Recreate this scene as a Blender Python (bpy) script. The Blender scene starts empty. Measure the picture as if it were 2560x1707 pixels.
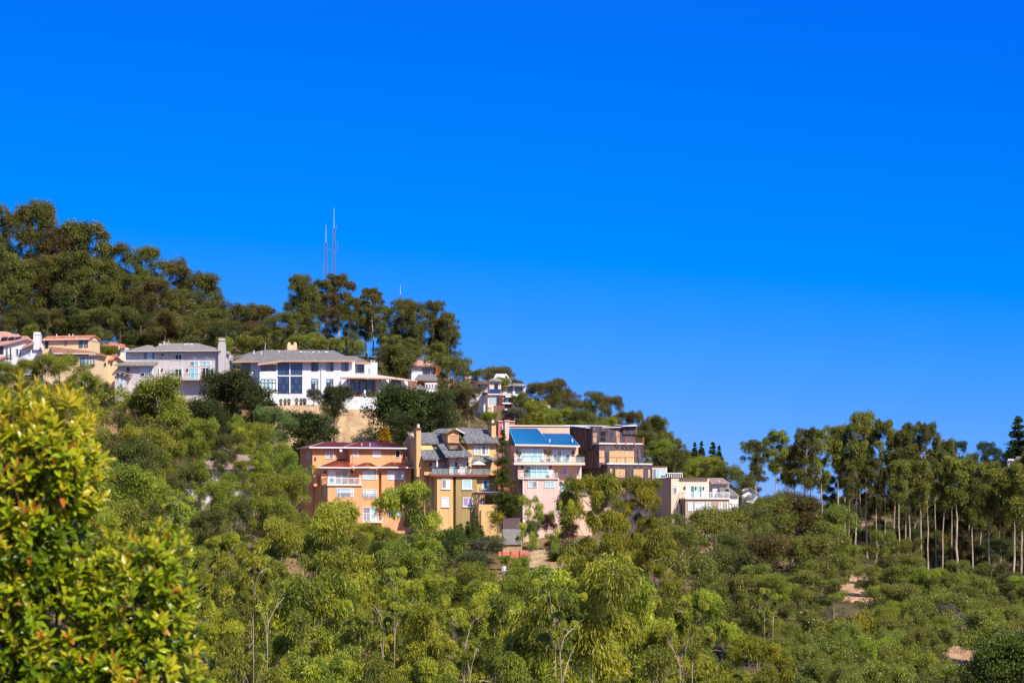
import bpy, math, random
import numpy as np
from mathutils import Vector
sc = bpy.context.scene
C = sc.collection
R = math.radians
F = 7260.0            # focal length in photograph pixels (2560 wide)
HZ = 1300.0           # photograph row of the eye-level horizon

# ---------------------------------------------------------------- camera
cam = bpy.data.cameras.new('camera')
cam_o = bpy.data.objects.new('camera', cam); C.objects.link(cam_o)
cam.sensor_fit = 'HORIZONTAL'; cam.sensor_width = 36.0
cam.lens = 36.0 * F / 2560.0
cam.shift_y = (HZ - 853.5) / 2560.0
cam.clip_start = 0.5; cam.clip_end = 20000
cam_o.location = (0, 0, 0); cam_o.rotation_euler = (R(90), 0, 0)
cam.dof.use_dof = True; cam.dof.focus_distance = 470; cam.dof.aperture_fstop = 9.0
sc.camera = cam_o

# ---------------------------------------------------------------- sky and sun
SUN_EL, SUN_AZ = R(43), R(37)      # azimuth: to the right of straight behind the camera
world = bpy.data.worlds.new('World'); sc.world = world; world.use_nodes = True
nt = world.node_tree; N = nt.nodes; L = nt.links
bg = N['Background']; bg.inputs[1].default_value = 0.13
def mnode(op, a=None, b=None, tree=None):
    n = (tree or nt).nodes.new('ShaderNodeMath'); n.operation = op
    for i, v in enumerate((a, b)):
        if v is None: continue
        if isinstance(v, (int, float)): n.inputs[i].default_value = v
        else: (tree or nt).links.new(v, n.inputs[i])
    return n.outputs[0]
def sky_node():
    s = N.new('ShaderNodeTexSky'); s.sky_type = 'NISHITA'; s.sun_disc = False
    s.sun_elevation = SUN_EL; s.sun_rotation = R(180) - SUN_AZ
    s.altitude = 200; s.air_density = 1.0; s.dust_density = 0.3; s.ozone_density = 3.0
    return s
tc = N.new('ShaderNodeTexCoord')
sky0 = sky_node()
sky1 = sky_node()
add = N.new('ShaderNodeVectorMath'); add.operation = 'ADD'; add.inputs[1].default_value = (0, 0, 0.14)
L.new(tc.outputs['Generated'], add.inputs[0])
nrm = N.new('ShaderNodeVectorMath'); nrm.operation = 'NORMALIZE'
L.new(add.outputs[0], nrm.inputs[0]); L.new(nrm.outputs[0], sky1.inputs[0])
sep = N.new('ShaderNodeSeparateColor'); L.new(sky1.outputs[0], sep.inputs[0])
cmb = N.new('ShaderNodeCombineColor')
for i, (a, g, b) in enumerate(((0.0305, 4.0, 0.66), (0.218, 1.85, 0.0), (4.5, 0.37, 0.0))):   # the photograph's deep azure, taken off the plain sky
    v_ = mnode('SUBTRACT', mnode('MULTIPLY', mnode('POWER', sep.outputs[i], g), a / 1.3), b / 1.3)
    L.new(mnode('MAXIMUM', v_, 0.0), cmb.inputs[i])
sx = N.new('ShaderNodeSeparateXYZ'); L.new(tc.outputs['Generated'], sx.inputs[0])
mr = N.new('ShaderNodeMapRange'); mr.interpolation_type = 'SMOOTHSTEP'  # sky above the view eased to plain daylight, shaped to keep shade less blue
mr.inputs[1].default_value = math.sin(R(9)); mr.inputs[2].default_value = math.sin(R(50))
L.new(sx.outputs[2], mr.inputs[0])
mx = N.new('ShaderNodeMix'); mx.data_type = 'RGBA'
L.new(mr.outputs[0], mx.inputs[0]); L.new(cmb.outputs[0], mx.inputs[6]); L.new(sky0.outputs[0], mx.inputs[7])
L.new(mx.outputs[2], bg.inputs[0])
sun = bpy.data.lights.new('sun', 'SUN'); sun.energy = 5.0; sun.angle = R(0.5); sun.color = (1.0, 0.93, 0.82)
sun_o = bpy.data.objects.new('sun', sun); C.objects.link(sun_o)
sun_dir = Vector((math.sin(SUN_AZ) * math.cos(SUN_EL), -math.cos(SUN_AZ) * math.cos(SUN_EL), math.sin(SUN_EL)))
sun_o.rotation_euler = sun_dir.to_track_quat('Z', 'Y').to_euler()
sun_o.location = sun_dir * 300
vs = sc.view_settings
vs.view_transform = 'Standard'; vs.look = 'None'; vs.gamma = 1.0; vs.exposure = 0.25; vs.use_curve_mapping = False
sc.cycles.max_bounces = 6; sc.cycles.diffuse_bounces = 3; sc.cycles.transmission_bounces = 3; sc.cycles.glossy_bounces = 2
sc.cycles.transparent_max_bounces = 4

# ---------------------------------------------------------------- helpers
def pt(px, py, Y):                       # the world point that stands at depth Y
    return Vector(((px - 1280) * Y / F, Y, (HZ - py) * Y / F))
def tag(o, label=None, cat=None, group=None, kind=None):
    if label: o['label'] = label
    if cat: o['category'] = cat
    if group: o['group'] = group
    if kind: o['kind'] = kind
    return o
def empty(name, loc, rz=0):
    o = bpy.data.objects.new(name, None); C.objects.link(o)
    o.location = loc; o.rotation_euler = (0, 0, rz); o.empty_display_size = 0.5
    return o

MATS = {}
def mat_base(name):
    m = bpy.data.materials.new(name); m.use_nodes = True; MATS[name] = m
    return m, m.node_tree, m.node_tree.nodes['Principled BSDF']
def plain(name, col, rough=0.7, metal=0.0, spec=0.4):
    m, t, b = mat_base(name)
    b.inputs['Base Color'].default_value = (*col, 1); b.inputs['Roughness'].default_value = rough
    b.inputs['Metallic'].default_value = metal; b.inputs['Specular IOR Level'].default_value = spec
    return m
def textured(name, c0, c1, scale=1.5, rough=0.85, bump=0.0, bscale=20.0, stretch=(1, 1, 1), detail=6.0, lo=0.35, hi=0.65, spec=0.3):
    m, t, b = mat_base(name)
    co = t.nodes.new('ShaderNodeTexCoord'); mp = t.nodes.new('ShaderNodeMapping')
    mp.inputs['Scale'].default_value = stretch
    t.links.new(co.outputs['Object'], mp.inputs[0])
    n = t.nodes.new('ShaderNodeTexNoise'); n.inputs['Scale'].default_value = scale; n.inputs['Detail'].default_value = detail
    t.links.new(mp.outputs[0], n.inputs[0])
    r = t.nodes.new('ShaderNodeValToRGB')
    r.color_ramp.elements[0].position = lo; r.color_ramp.elements[1].position = hi
    r.color_ramp.elements[0].color = (*c0, 1); r.color_ramp.elements[1].color = (*c1, 1)
    t.links.new(n.outputs[0], r.inputs[0]); t.links.new(r.outputs[0], b.inputs['Base Color'])
    b.inputs['Roughness'].default_value = rough; b.inputs['Specular IOR Level'].default_value = spec
    if bump:
        n2 = t.nodes.new('ShaderNodeTexNoise'); n2.inputs['Scale'].default_value = bscale; n2.inputs['Detail'].default_value = 3
        t.links.new(mp.outputs[0], n2.inputs[0])
        bp = t.nodes.new('ShaderNodeBump'); bp.inputs['Strength'].default_value = bump; bp.inputs['Distance'].default_value = 0.05
        t.links.new(n2.outputs[0], bp.inputs['Height']); t.links.new(bp.outputs[0], b.inputs['Normal'])
    return m
def stucco(name, col, var=0.10):
    a = tuple(c * (1 - var * 1.3) for c in col); m = textured(name, a, col, 0.55, 0.9, 0.25, 30, (1, 1, 0.35), lo=0.25, hi=0.6)
    t = m.node_tree; b = t.nodes['Principled BSDF']; src = b.inputs['Base Color'].links[0].from_socket     # rain streaks and patches
    co = t.nodes.new('ShaderNodeTexCoord'); mp = t.nodes.new('ShaderNodeMapping'); mp.inputs['Scale'].default_value = (3.0, 3.0, 0.12); t.links.new(co.outputs['Object'], mp.inputs[0])
    n = t.nodes.new('ShaderNodeTexNoise'); n.inputs['Scale'].default_value = 1.1; n.inputs['Detail'].default_value = 5; t.links.new(mp.outputs[0], n.inputs[0])
    r = t.nodes.new('ShaderNodeMapRange'); r.inputs[1].default_value = .35; r.inputs[2].default_value = .7; r.inputs[3].default_value = 1.0; r.inputs[4].default_value = 1 - min(.28, var * 2.0); t.links.new(n.outputs[0], r.inputs[0])
    mx_ = t.nodes.new('ShaderNodeMix'); mx_.data_type = 'RGBA'; mx_.blend_type = 'MULTIPLY'; mx_.inputs[0].default_value = 1.0
    t.links.new(src, mx_.inputs[6]); t.links.new(r.outputs[0], mx_.inputs[7]); t.links.new(mx_.outputs[2], b.inputs['Base Color'])
    return m
def speckle(name, cols, scale=3.0, rough=0.9):          # shingles and tiles: small cells of several tones
    m, t, b = mat_base(name)
    co = t.nodes.new('ShaderNodeTexCoord'); v = t.nodes.new('ShaderNodeTexVoronoi'); v.inputs['Scale'].default_value = scale
    t.links.new(co.outputs['Object'], v.inputs[0])
    s = t.nodes.new('ShaderNodeSeparateColor'); t.links.new(v.outputs['Color'], s.inputs[0])
    r = t.nodes.new('ShaderNodeValToRGB'); r.color_ramp.interpolation = 'CONSTANT'
    el = r.color_ramp.elements
    while len(el) < len(cols): el.new(0.5)
    for i, c in enumerate(cols): el[i].position = i / len(cols); el[i].color = (*c, 1)
    t.links.new(s.outputs[0], r.inputs[0]); t.links.new(r.outputs[0], b.inputs['Base Color'])
    b.inputs['Roughness'].default_value = rough
    bp = t.nodes.new('ShaderNodeBump'); bp.inputs['Strength'].default_value = 0.4; bp.inputs['Distance'].default_value = 0.04
    t.links.new(v.outputs['Distance'], bp.inputs['Height']); t.links.new(bp.outputs[0], b.inputs['Normal'])
    return m
def foliage(name, ramp, trans=0.35, rough=0.45, spec=0.35, jitter=0.35):
    m, t, b = mat_base(name)
    at = t.nodes.new('ShaderNodeAttribute'); at.attribute_name = 'tint'
    oi = t.nodes.new('ShaderNodeObjectInfo')
    r = t.nodes.new('ShaderNodeValToRGB'); el = r.color_ramp.elements
    while len(el) < len(ramp): el.new(0.5)
    for i, (p, c) in enumerate(ramp): el[i].position = p; el[i].color = (*c, 1)
    t.links.new(at.outputs['Fac'], r.inputs[0])
    h = t.nodes.new('ShaderNodeHueSaturation')
    t.links.new(mnode('ADD', mnode('MULTIPLY', oi.outputs['Random'], 0.035, t), 0.4825, t), h.inputs['Hue'])
    t.links.new(mnode('ADD', mnode('MULTIPLY', oi.outputs['Random'], jitter, t), 1 - jitter / 2, t), h.inputs['Value'])
    t.links.new(r.outputs[0], h.inputs['Color'])
    b.inputs['Roughness'].default_value = rough; b.inputs['Specular IOR Level'].default_value = spec
    t.links.new(h.outputs[0], b.inputs['Base Color'])
    tr = t.nodes.new('ShaderNodeBsdfTranslucent')
    g = t.nodes.new('ShaderNodeGamma'); g.inputs[1].default_value = 0.85
    t.links.new(h.outputs[0], g.inputs[0]); t.links.new(g.outputs[0], tr.inputs[0])
    ms = t.nodes.new('ShaderNodeMixShader'); ms.inputs[0].default_value = trans
    t.links.new(b.outputs[0], ms.inputs[1]); t.links.new(tr.outputs[0], ms.inputs[2])
    t.links.new(ms.outputs[0], t.nodes['Material Output'].inputs['Surface'])
    return m
def glass(name, col, rough=0.06, spec=0.6):
    m = plain(name, col, rough, 0.0, spec); return m

# walls, trims, roofs
stucco('white_wall', (0.80, 0.80, 0.82), 0.03); stucco('white_wall_warm', (0.78, 0.75, 0.72), 0.06)
stucco('grey_wall', (0.62, 0.56, 0.54), 0.06); stucco('cream_wall', (0.80, 0.60, 0.36), 0.05)
stucco('cream_light', (0.80, 0.66, 0.52), 0.06)
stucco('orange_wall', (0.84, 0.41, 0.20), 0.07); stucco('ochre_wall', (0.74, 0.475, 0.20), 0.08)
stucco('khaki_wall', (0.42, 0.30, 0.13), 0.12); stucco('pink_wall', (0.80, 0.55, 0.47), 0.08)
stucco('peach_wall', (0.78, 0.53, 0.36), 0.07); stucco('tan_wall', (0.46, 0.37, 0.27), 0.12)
stucco('sand_wall', (0.78, 0.62, 0.47), 0.05); stucco('salmon_wall', (0.75, 0.20, 0.13), 0.08)
stucco('brick_orange', (0.62, 0.19, 0.05), 0.2); stucco('maroon_wall', (0.16, 0.055, 0.05), 0.2)
stucco('mauve_wall', (0.30, 0.16, 0.13), 0.12)
textured('charred_wood', (0.034, 0.025, 0.033), (0.155, 0.112, 0.13), 1.6, 0.9, 0.3, 12, (1.6, 1.6, 0.35), 8, 0.3, 0.72)
textured('plywood', (0.52, 0.30, 0.145), (0.68, 0.42, 0.22), 2.0, 0.8, 0.1, 10, (2.5, 2.5, 0.5), 6)
textured('plywood_grey', (0.30, 0.19, 0.13), (0.50, 0.33, 0.24), 2.0, 0.85, 0.1, 10, (2.5, 2.5, 0.5), 6)
plain('white_trim', (0.80, 0.80, 0.80), 0.5); plain('cream_trim', (0.80, 0.62, 0.50), 0.6)
plain('copper_trim', (0.56, 0.31, 0.21), 0.5); plain('dark_trim', (0.035, 0.032, 0.035), 0.5)
plain('red_trim', (0.26, 0.055, 0.035), 0.6); plain('brown_trim', (0.17, 0.095, 0.06), 0.7)
plain('rust', (0.38, 0.10, 0.045), 0.8); plain('purple_wood', (0.13, 0.085, 0.10), 0.8); plain('red_wood', (0.32, 0.11, 0.07), 0.8)
plain('grey_metal', (0.35, 0.37, 0.40), 0.4, 0.6); plain('tower_steel', (0.22, 0.24, 0.30), 0.5, 0.4)
plain('canvas', (0.80, 0.66, 0.60), 0.9); plain('terracotta', (0.45, 0.14, 0.06), 0.8); plain('grey_pot', (0.20, 0.25, 0.27), 0.7)
plain('furniture', (0.07, 0.075, 0.10), 0.6); plain('white_paint', (0.78, 0.78, 0.80), 0.5)
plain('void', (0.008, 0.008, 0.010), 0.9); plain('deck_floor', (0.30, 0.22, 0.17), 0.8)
plain('solar', (0.020, 0.022, 0.045), 0.15, 0.0, 0.6); plain('solar_brown', (0.05, 0.026, 0.026), 0.25)
speckle('shingle_grey', [(0.16, 0.15, 0.145), (0.20, 0.185, 0.18), (0.235, 0.215, 0.205), (0.18, 0.165, 0.16)], 3.2)
speckle('shingle_taupe', [(0.22, 0.20, 0.18), (0.26, 0.235, 0.21), (0.29, 0.26, 0.23)], 3.0)
speckle('shingle_slate', [(0.075, 0.078, 0.086), (0.21, 0.215, 0.225), (0.13, 0.13, 0.145), (0.27, 0.27, 0.28), (0.10, 0.10, 0.11)], 6.5)
speckle('tile_red', [(0.46, 0.13, 0.07), (0.55, 0.19, 0.11), (0.38, 0.11, 0.065), (0.62, 0.27, 0.17)], 4.0)
speckle('tile_brown', [(0.26, 0.11, 0.075), (0.33, 0.15, 0.10), (0.20, 0.09, 0.065), (0.40, 0.21, 0.15)], 4.0)
speckle('tile_pink', [(0.55, 0.29, 0.22), (0.62, 0.34, 0.26), (0.47, 0.24, 0.18)], 3.0)
speckle('shingle_rose', [(0.30, 0.19, 0.175), (0.35, 0.23, 0.21), (0.25, 0.16, 0.15)], 3.0)
textured('metal_maroon', (0.15, 0.028, 0.050), (0.20, 0.040, 0.060), 0.6, 0.32, 0, spec=0.6)
textured('metal_red', (0.36, 0.075, 0.04), (0.46, 0.11, 0.06), 0.6, 0.32, 0, spec=0.6)
textured('metal_blue', (0.012, 0.25, 0.60), (0.016, 0.28, 0.66), 0.6, 0.6, 0, spec=0.25)
plain('seam_blue', (0.005, 0.075, 0.24), 0.6); plain('seam_red', (0.20, 0.045, 0.04), 0.4)
glass('glass_pale', (0.38, 0.58, 0.62)); glass('glass_white', (0.60, 0.66, 0.72)); glass('glass_cyan', (0.27, 0.54, 0.60))
glass('glass_blue', (0.022, 0.075, 0.16), 0.05, 0.8); glass('glass_navy', (0.018, 0.035, 0.10), 0.05, 0.8)
glass('glass_dark', (0.014, 0.016, 0.022), 0.06, 0.6); glass('glass_brown', (0.05, 0.022, 0.025), 0.1, 0.5)
glass('glass_teal', (0.03, 0.20, 0.20)); glass('glass_lilac', (0.30, 0.24, 0.45)); glass('glass_grey', (0.20, 0.22, 0.26))
glass('curtain', (0.50, 0.46, 0.42), 0.3, 0.4); glass('blind_tan', (0.52, 0.27, 0.15), 0.3); glass('deck_blue', (0.02, 0.045, 0.16), 0.15)
_m, _t, _b = mat_base('clear_glass')
_b.inputs['Base Color'].default_value = (0.75, 0.88, 0.88, 1); _b.inputs['Roughness'].default_value = 0.03
_b.inputs['Transmission Weight'].default_value = 0.0; _b.inputs['Alpha'].default_value = 0.13
textured('bark_pale', (0.28, 0.20, 0.14), (0.56, 0.44, 0.34), 1.2, 0.85, 0.3, 8, (1.5, 1.5, 0.3))
textured('bark_brown', (0.15, 0.095, 0.065), (0.36, 0.25, 0.18), 1.2, 0.9, 0.3, 8, (1.5, 1.5, 0.3))
textured('bark_dark', (0.045, 0.034, 0.026), (0.13, 0.095, 0.07), 1.6, 0.95, 0.3, 8, (1.5, 1.5, 0.4))
textured('bank_earth', (0.30, 0.185, 0.10), (0.52, 0.36, 0.21), 0.35, 0.95, 0.5, 2.0, (1.6, 1.6, 0.6), 10, 0.3, 0.62)
textured('bare_dirt', (0.36, 0.19, 0.10), (0.56, 0.34, 0.20), 0.5, 0.95, 0.4, 4, (1, 1, 1), 10)
textured('breeze_block', (0.40, 0.38, 0.36), (0.52, 0.50, 0.48), 2.0, 0.9)

class MB:
    def __init__(s): s.v = []; s.f = []
    def add(s, vs_, fs):
        b = len(s.v); s.v += [tuple(p) for p in vs_]; s.f += [tuple(i + b for i in f) for f in fs]; return s
    def box(s, x0, x1, y0, y1, z0, z1):
        if x1 < x0: x0, x1 = x1, x0
        if y1 < y0: y0, y1 = y1, y0
        if z1 < z0: z0, z1 = z1, z0
        return s.add([(x0, y0, z0), (x1, y0, z0), (x1, y1, z0), (x0, y1, z0), (x0, y0, z1), (x1, y0, z1), (x1, y1, z1), (x0, y1, z1)],
                     [(0, 3, 2, 1), (4, 5, 6, 7), (0, 1, 5, 4), (1, 2, 6, 5), (2, 3, 7, 6), (3, 0, 4, 7)])
    def prism(s, poly, d):                # polygon of 3-D points pushed along d
        n = len(poly); p = [Vector(a) for a in poly]; d = Vector(d)
        nrm_ = Vector((0, 0, 0))
        for i in range(n): nrm_ += (p[i] - p[0]).cross(p[(i + 1) % n] - p[0])
        if nrm_.dot(d) > 0: p.reverse()
        return s.add(p + [a + d for a in p], [tuple(range(n)), tuple(range(2 * n - 1, n - 1, -1))] +
                     [((i + 1) % n, i, i + n, (i + 1) % n + n) for i in range(n)])
    def bar(s, a, b, t, h=None):          # square bar between two points
        a = Vector(a); b = Vector(b); d = (b - a)
        if d.length < 1e-6: return s
        d.normalize(); up = Vector((0, 0, 1)) if abs(d.z) < 0.9 else Vector((0, 1, 0))
        x = d.cross(up).normalized() * t / 2; y = x.cross(d).normalized() * (h or t) / 2
        return s.add([a - x - y, a + x - y, a + x + y, a - x + y, b - x - y, b + x - y, b + x + y, b - x + y],
                     [(0, 1, 2, 3), (7, 6, 5, 4), (0, 4, 5, 1), (1, 5, 6, 2), (2, 6, 7, 3), (3, 7, 4, 0)])
    def tube(s, pts, rad, n=6):
        rings = []
        for i, p in enumerate(pts):
            p = Vector(p); d = (Vector(pts[min(i + 1, len(pts) - 1)]) - Vector(pts[max(i - 1, 0)])).normalized()
            up = Vector((0, 0, 1)) if abs(d.z) < 0.95 else Vector((1, 0, 0))
            x = d.cross(up).normalized(); y = x.cross(d)
            rings.append([p + (x * math.cos(2 * math.pi * k / n) + y * math.sin(2 * math.pi * k / n)) * rad[i] for k in range(n)])
        b = len(s.v); s.v += [tuple(q) for r in rings for q in r]
        for i in range(len(pts) - 1):
            for k in range(n):
                s.f.append((b + i * n + k, b + (i + 1) * n + k, b + (i + 1) * n + (k + 1) % n, b + i * n + (k + 1) % n))
        s.f.append(tuple(b + k for k in range(n))); s.f.append(tuple(b + (len(pts) - 1) * n + n - 1 - k for k in range(n)))
        return s
    def lathe(s, prof, n=12, c=(0, 0, 0)):
        b = len(s.v)
        for r, z in prof:
            for k in range(n): s.v.append((c[0] + r * math.cos(2 * math.pi * k / n), c[1] + r * math.sin(2 * math.pi * k / n), c[2] + z))
        for i in range(len(prof) - 1):
            for k in range(n): s.f.append((b + i * n + k, b + i * n + (k + 1) % n, b + (i + 1) * n + (k + 1) % n, b + (i + 1) * n + k))
        s.f.append(tuple(b + n - 1 - k for k in range(n))); s.f.append(tuple(b + (len(prof) - 1) * n + k for k in range(n)))
        return s
    def mesh(s, name, mat):
        me = bpy.data.meshes.new(name); me.from_pydata(s.v, [], s.f); me.update()
        if mat: me.materials.append(MATS[mat])
        return me
    def build(s, name, mat, parent=None, label=None):
        o = bpy.data.objects.new(name, s.mesh(name, mat)); C.objects.link(o)
        if parent is not None: o.parent = parent
        if label: o['label'] = label
        return o

# ---------------------------------------------------------------- terrain
CP = [(-400,1000,545),(50,965,545),(200,985,542),(400,1030,538),(700,1012,541),(950,1018,541),(1060,1000,548),(1200,1085,545),(1260,1075,560),
      (1380,1080,545),(1520,1130,530),(1650,1200,520),(1780,1270,540),(1880,1285,600),
      (700,1125,527),(900,1135,527),(400,1090,525),(50,1060,525),
      (740,1335,472),(1000,1345,470),(1130,1350,470),(1250,1370,468),(1400,1330,472),(1550,1330,478),(1700,1330,490),
      (1250,1440,452),(1420,1430,450),(1000,1420,450),(550,1310,450),(250,1280,455),(-50,1250,460),(-400,1200,470),
      (1900,1420,480),(2130,1462,430),(2090,1405,520),(2300,1440,545),(2560,1500,545),(2900,1500,545),(2350,1620,372),(2560,1690,360),(2250,1590,385),(2800,1700,360),
      (0,1740,350),(500,1760,350),(1000,1760,350),(1500,1760,350),(1900,1740,355),(-400,1700,350),
      (-400,840,640),(0,868,640),(300,868,640),(600,872,630),(800,885,620),(1000,900,620),(1100,930,620),(1250,1005,620),(1400,1085,620),
      (1600,1165,605),(1750,1225,600),(1900,1290,620),(2100,1345,640),(1750,1300,700),(1900,1345,690),(2100,1390,690),(2250,1400,700),(2300,1330,720),(2450,1225,770),(2600,1190,780),(3000,1150,780)]
CPW = [tuple(pt(*c)) for c in CP]
for x in (-300, -150, -60, 0, 60, 150, 300):
    CPW += [(x, 900, 3 - max(x, 0) * 0.25 - max(-x, 0) * .03), (x, 1400, -20), (x * 0.6, 0, -1.9), (x * 0.4, 16, -3.2), (x * 0.5, 55, -16), (x * 0.7, 120, -28), (x * 0.7, 200, -33), (x * 0.8, 280, -29), (x, -60, -0.5)]
CPA = np.array(CPW)
_d = np.sqrt(((CPA[:, None, :2] - CPA[None, :, :2]) ** 2).sum(-1))
_n = len(CPA)
_A = np.zeros((_n + 3, _n + 3)); _A[:_n, :_n] = _d - 1.5 * np.eye(_n); _A[:_n, _n] = 1; _A[:_n, _n + 1:] = CPA[:, :2]; _A[_n:, :_n] = _A[:_n, _n:].T
_w = np.linalg.solve(_A, np.concatenate([CPA[:, 2], np.zeros(3)]))
def ground(x, y):
    x = np.atleast_1d(np.asarray(x, float)); y = np.atleast_1d(np.asarray(y, float))
    d = np.sqrt((x[:, None] - CPA[None, :, 0]) ** 2 + (y[:, None] - CPA[None, :, 1]) ** 2)
    z = d @ _w[:_n] + _w[_n] + _w[_n + 1] * x + _w[_n + 2] * y
    z += 0.35 * np.sin(x * 0.31 + 1.3 * np.sin(y * 0.17)) * np.sin(y * 0.27 + x * 0.11)
    far = np.clip((np.maximum(np.abs(x) - 300, y - 1350) / 200), 0, 1)
    return z * (1 - far) + (-25) * far
def gz(x, y): return float(ground(x, y)[0])

def ground_sheet():
    xs = np.unique(np.concatenate([np.linspace(-6000, -500, 12), np.linspace(-500, -160, 24), np.linspace(-160, 160, 129), np.linspace(160, 500, 24), np.linspace(500, 6000, 12)]))
    ys = np.unique(np.concatenate([np.linspace(-6000, -80, 10), np.linspace(-80, 320, 60), np.linspace(320, 700, 191), np.linspace(700, 1500, 60), np.linspace(1500, 9000, 16)]))
    X, Y = np.meshgrid(xs, ys); Z = ground(X.ravel(), np.clip(Y.ravel(), -80, 1e9)).reshape(X.shape)
    Z = np.where(Y < -80, -0.5 - (np.abs(X) > 300) * 3, Z)
    v = np.stack([X.ravel(), Y.ravel(), Z.ravel()], 1); nx = len(xs); ny = len(ys)
    i = np.arange(nx * ny).reshape(ny, nx)
    f = np.stack([i[:-1, :-1].ravel(), i[:-1, 1:].ravel(), i[1:, 1:].ravel(), i[1:, :-1].ravel()], 1)
    me = bpy.data.meshes.new('hillside'); me.from_pydata(v.tolist(), [], f.tolist()); me.update()
    me.polygons.foreach_set('use_smooth', [True] * len(me.polygons))
    m, t, b = mat_base('hill_soil')
    co = t.nodes.new('ShaderNodeTexCoord')
    n = t.nodes.new('ShaderNodeTexNoise'); n.inputs['Scale'].default_value = 0.06; n.inputs['Detail'].default_value = 12
    t.links.new(co.outputs['Object'], n.inputs[0])
    r = t.nodes.new('ShaderNodeValToRGB'); el = r.color_ramp.elements
    el[0].position = 0.36; el[0].color = (0.05, 0.05, 0.02, 1); el[1].position = 0.68; el[1].color = (0.34, 0.21, 0.11, 1)
    e2 = el.new(0.48); e2.color = (0.14, 0.10, 0.05, 1)
    t.links.new(n.outputs[0], r.inputs[0]); t.links.new(r.outputs[0], b.inputs['Base Color'])
    b.inputs['Roughness'].default_value = 0.95; b.inputs['Specular IOR Level'].default_value = 0.1
    n2 = t.nodes.new('ShaderNodeTexNoise'); n2.inputs['Scale'].default_value = 1.2; n2.inputs['Detail'].default_value = 8
    t.links.new(co.outputs['Object'], n2.inputs[0])
    bp = t.nodes.new('ShaderNodeBump'); bp.inputs['Strength'].default_value = 0.6; bp.inputs['Distance'].default_value = 0.3
    t.links.new(n2.outputs[0], bp.inputs['Height']); t.links.new(bp.outputs[0], b.inputs['Normal'])
    me.materials.append(m)
    o = bpy.data.objects.new('hillside', me); C.objects.link(o); o['kind'] = 'structure'
ground_sheet()

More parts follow.
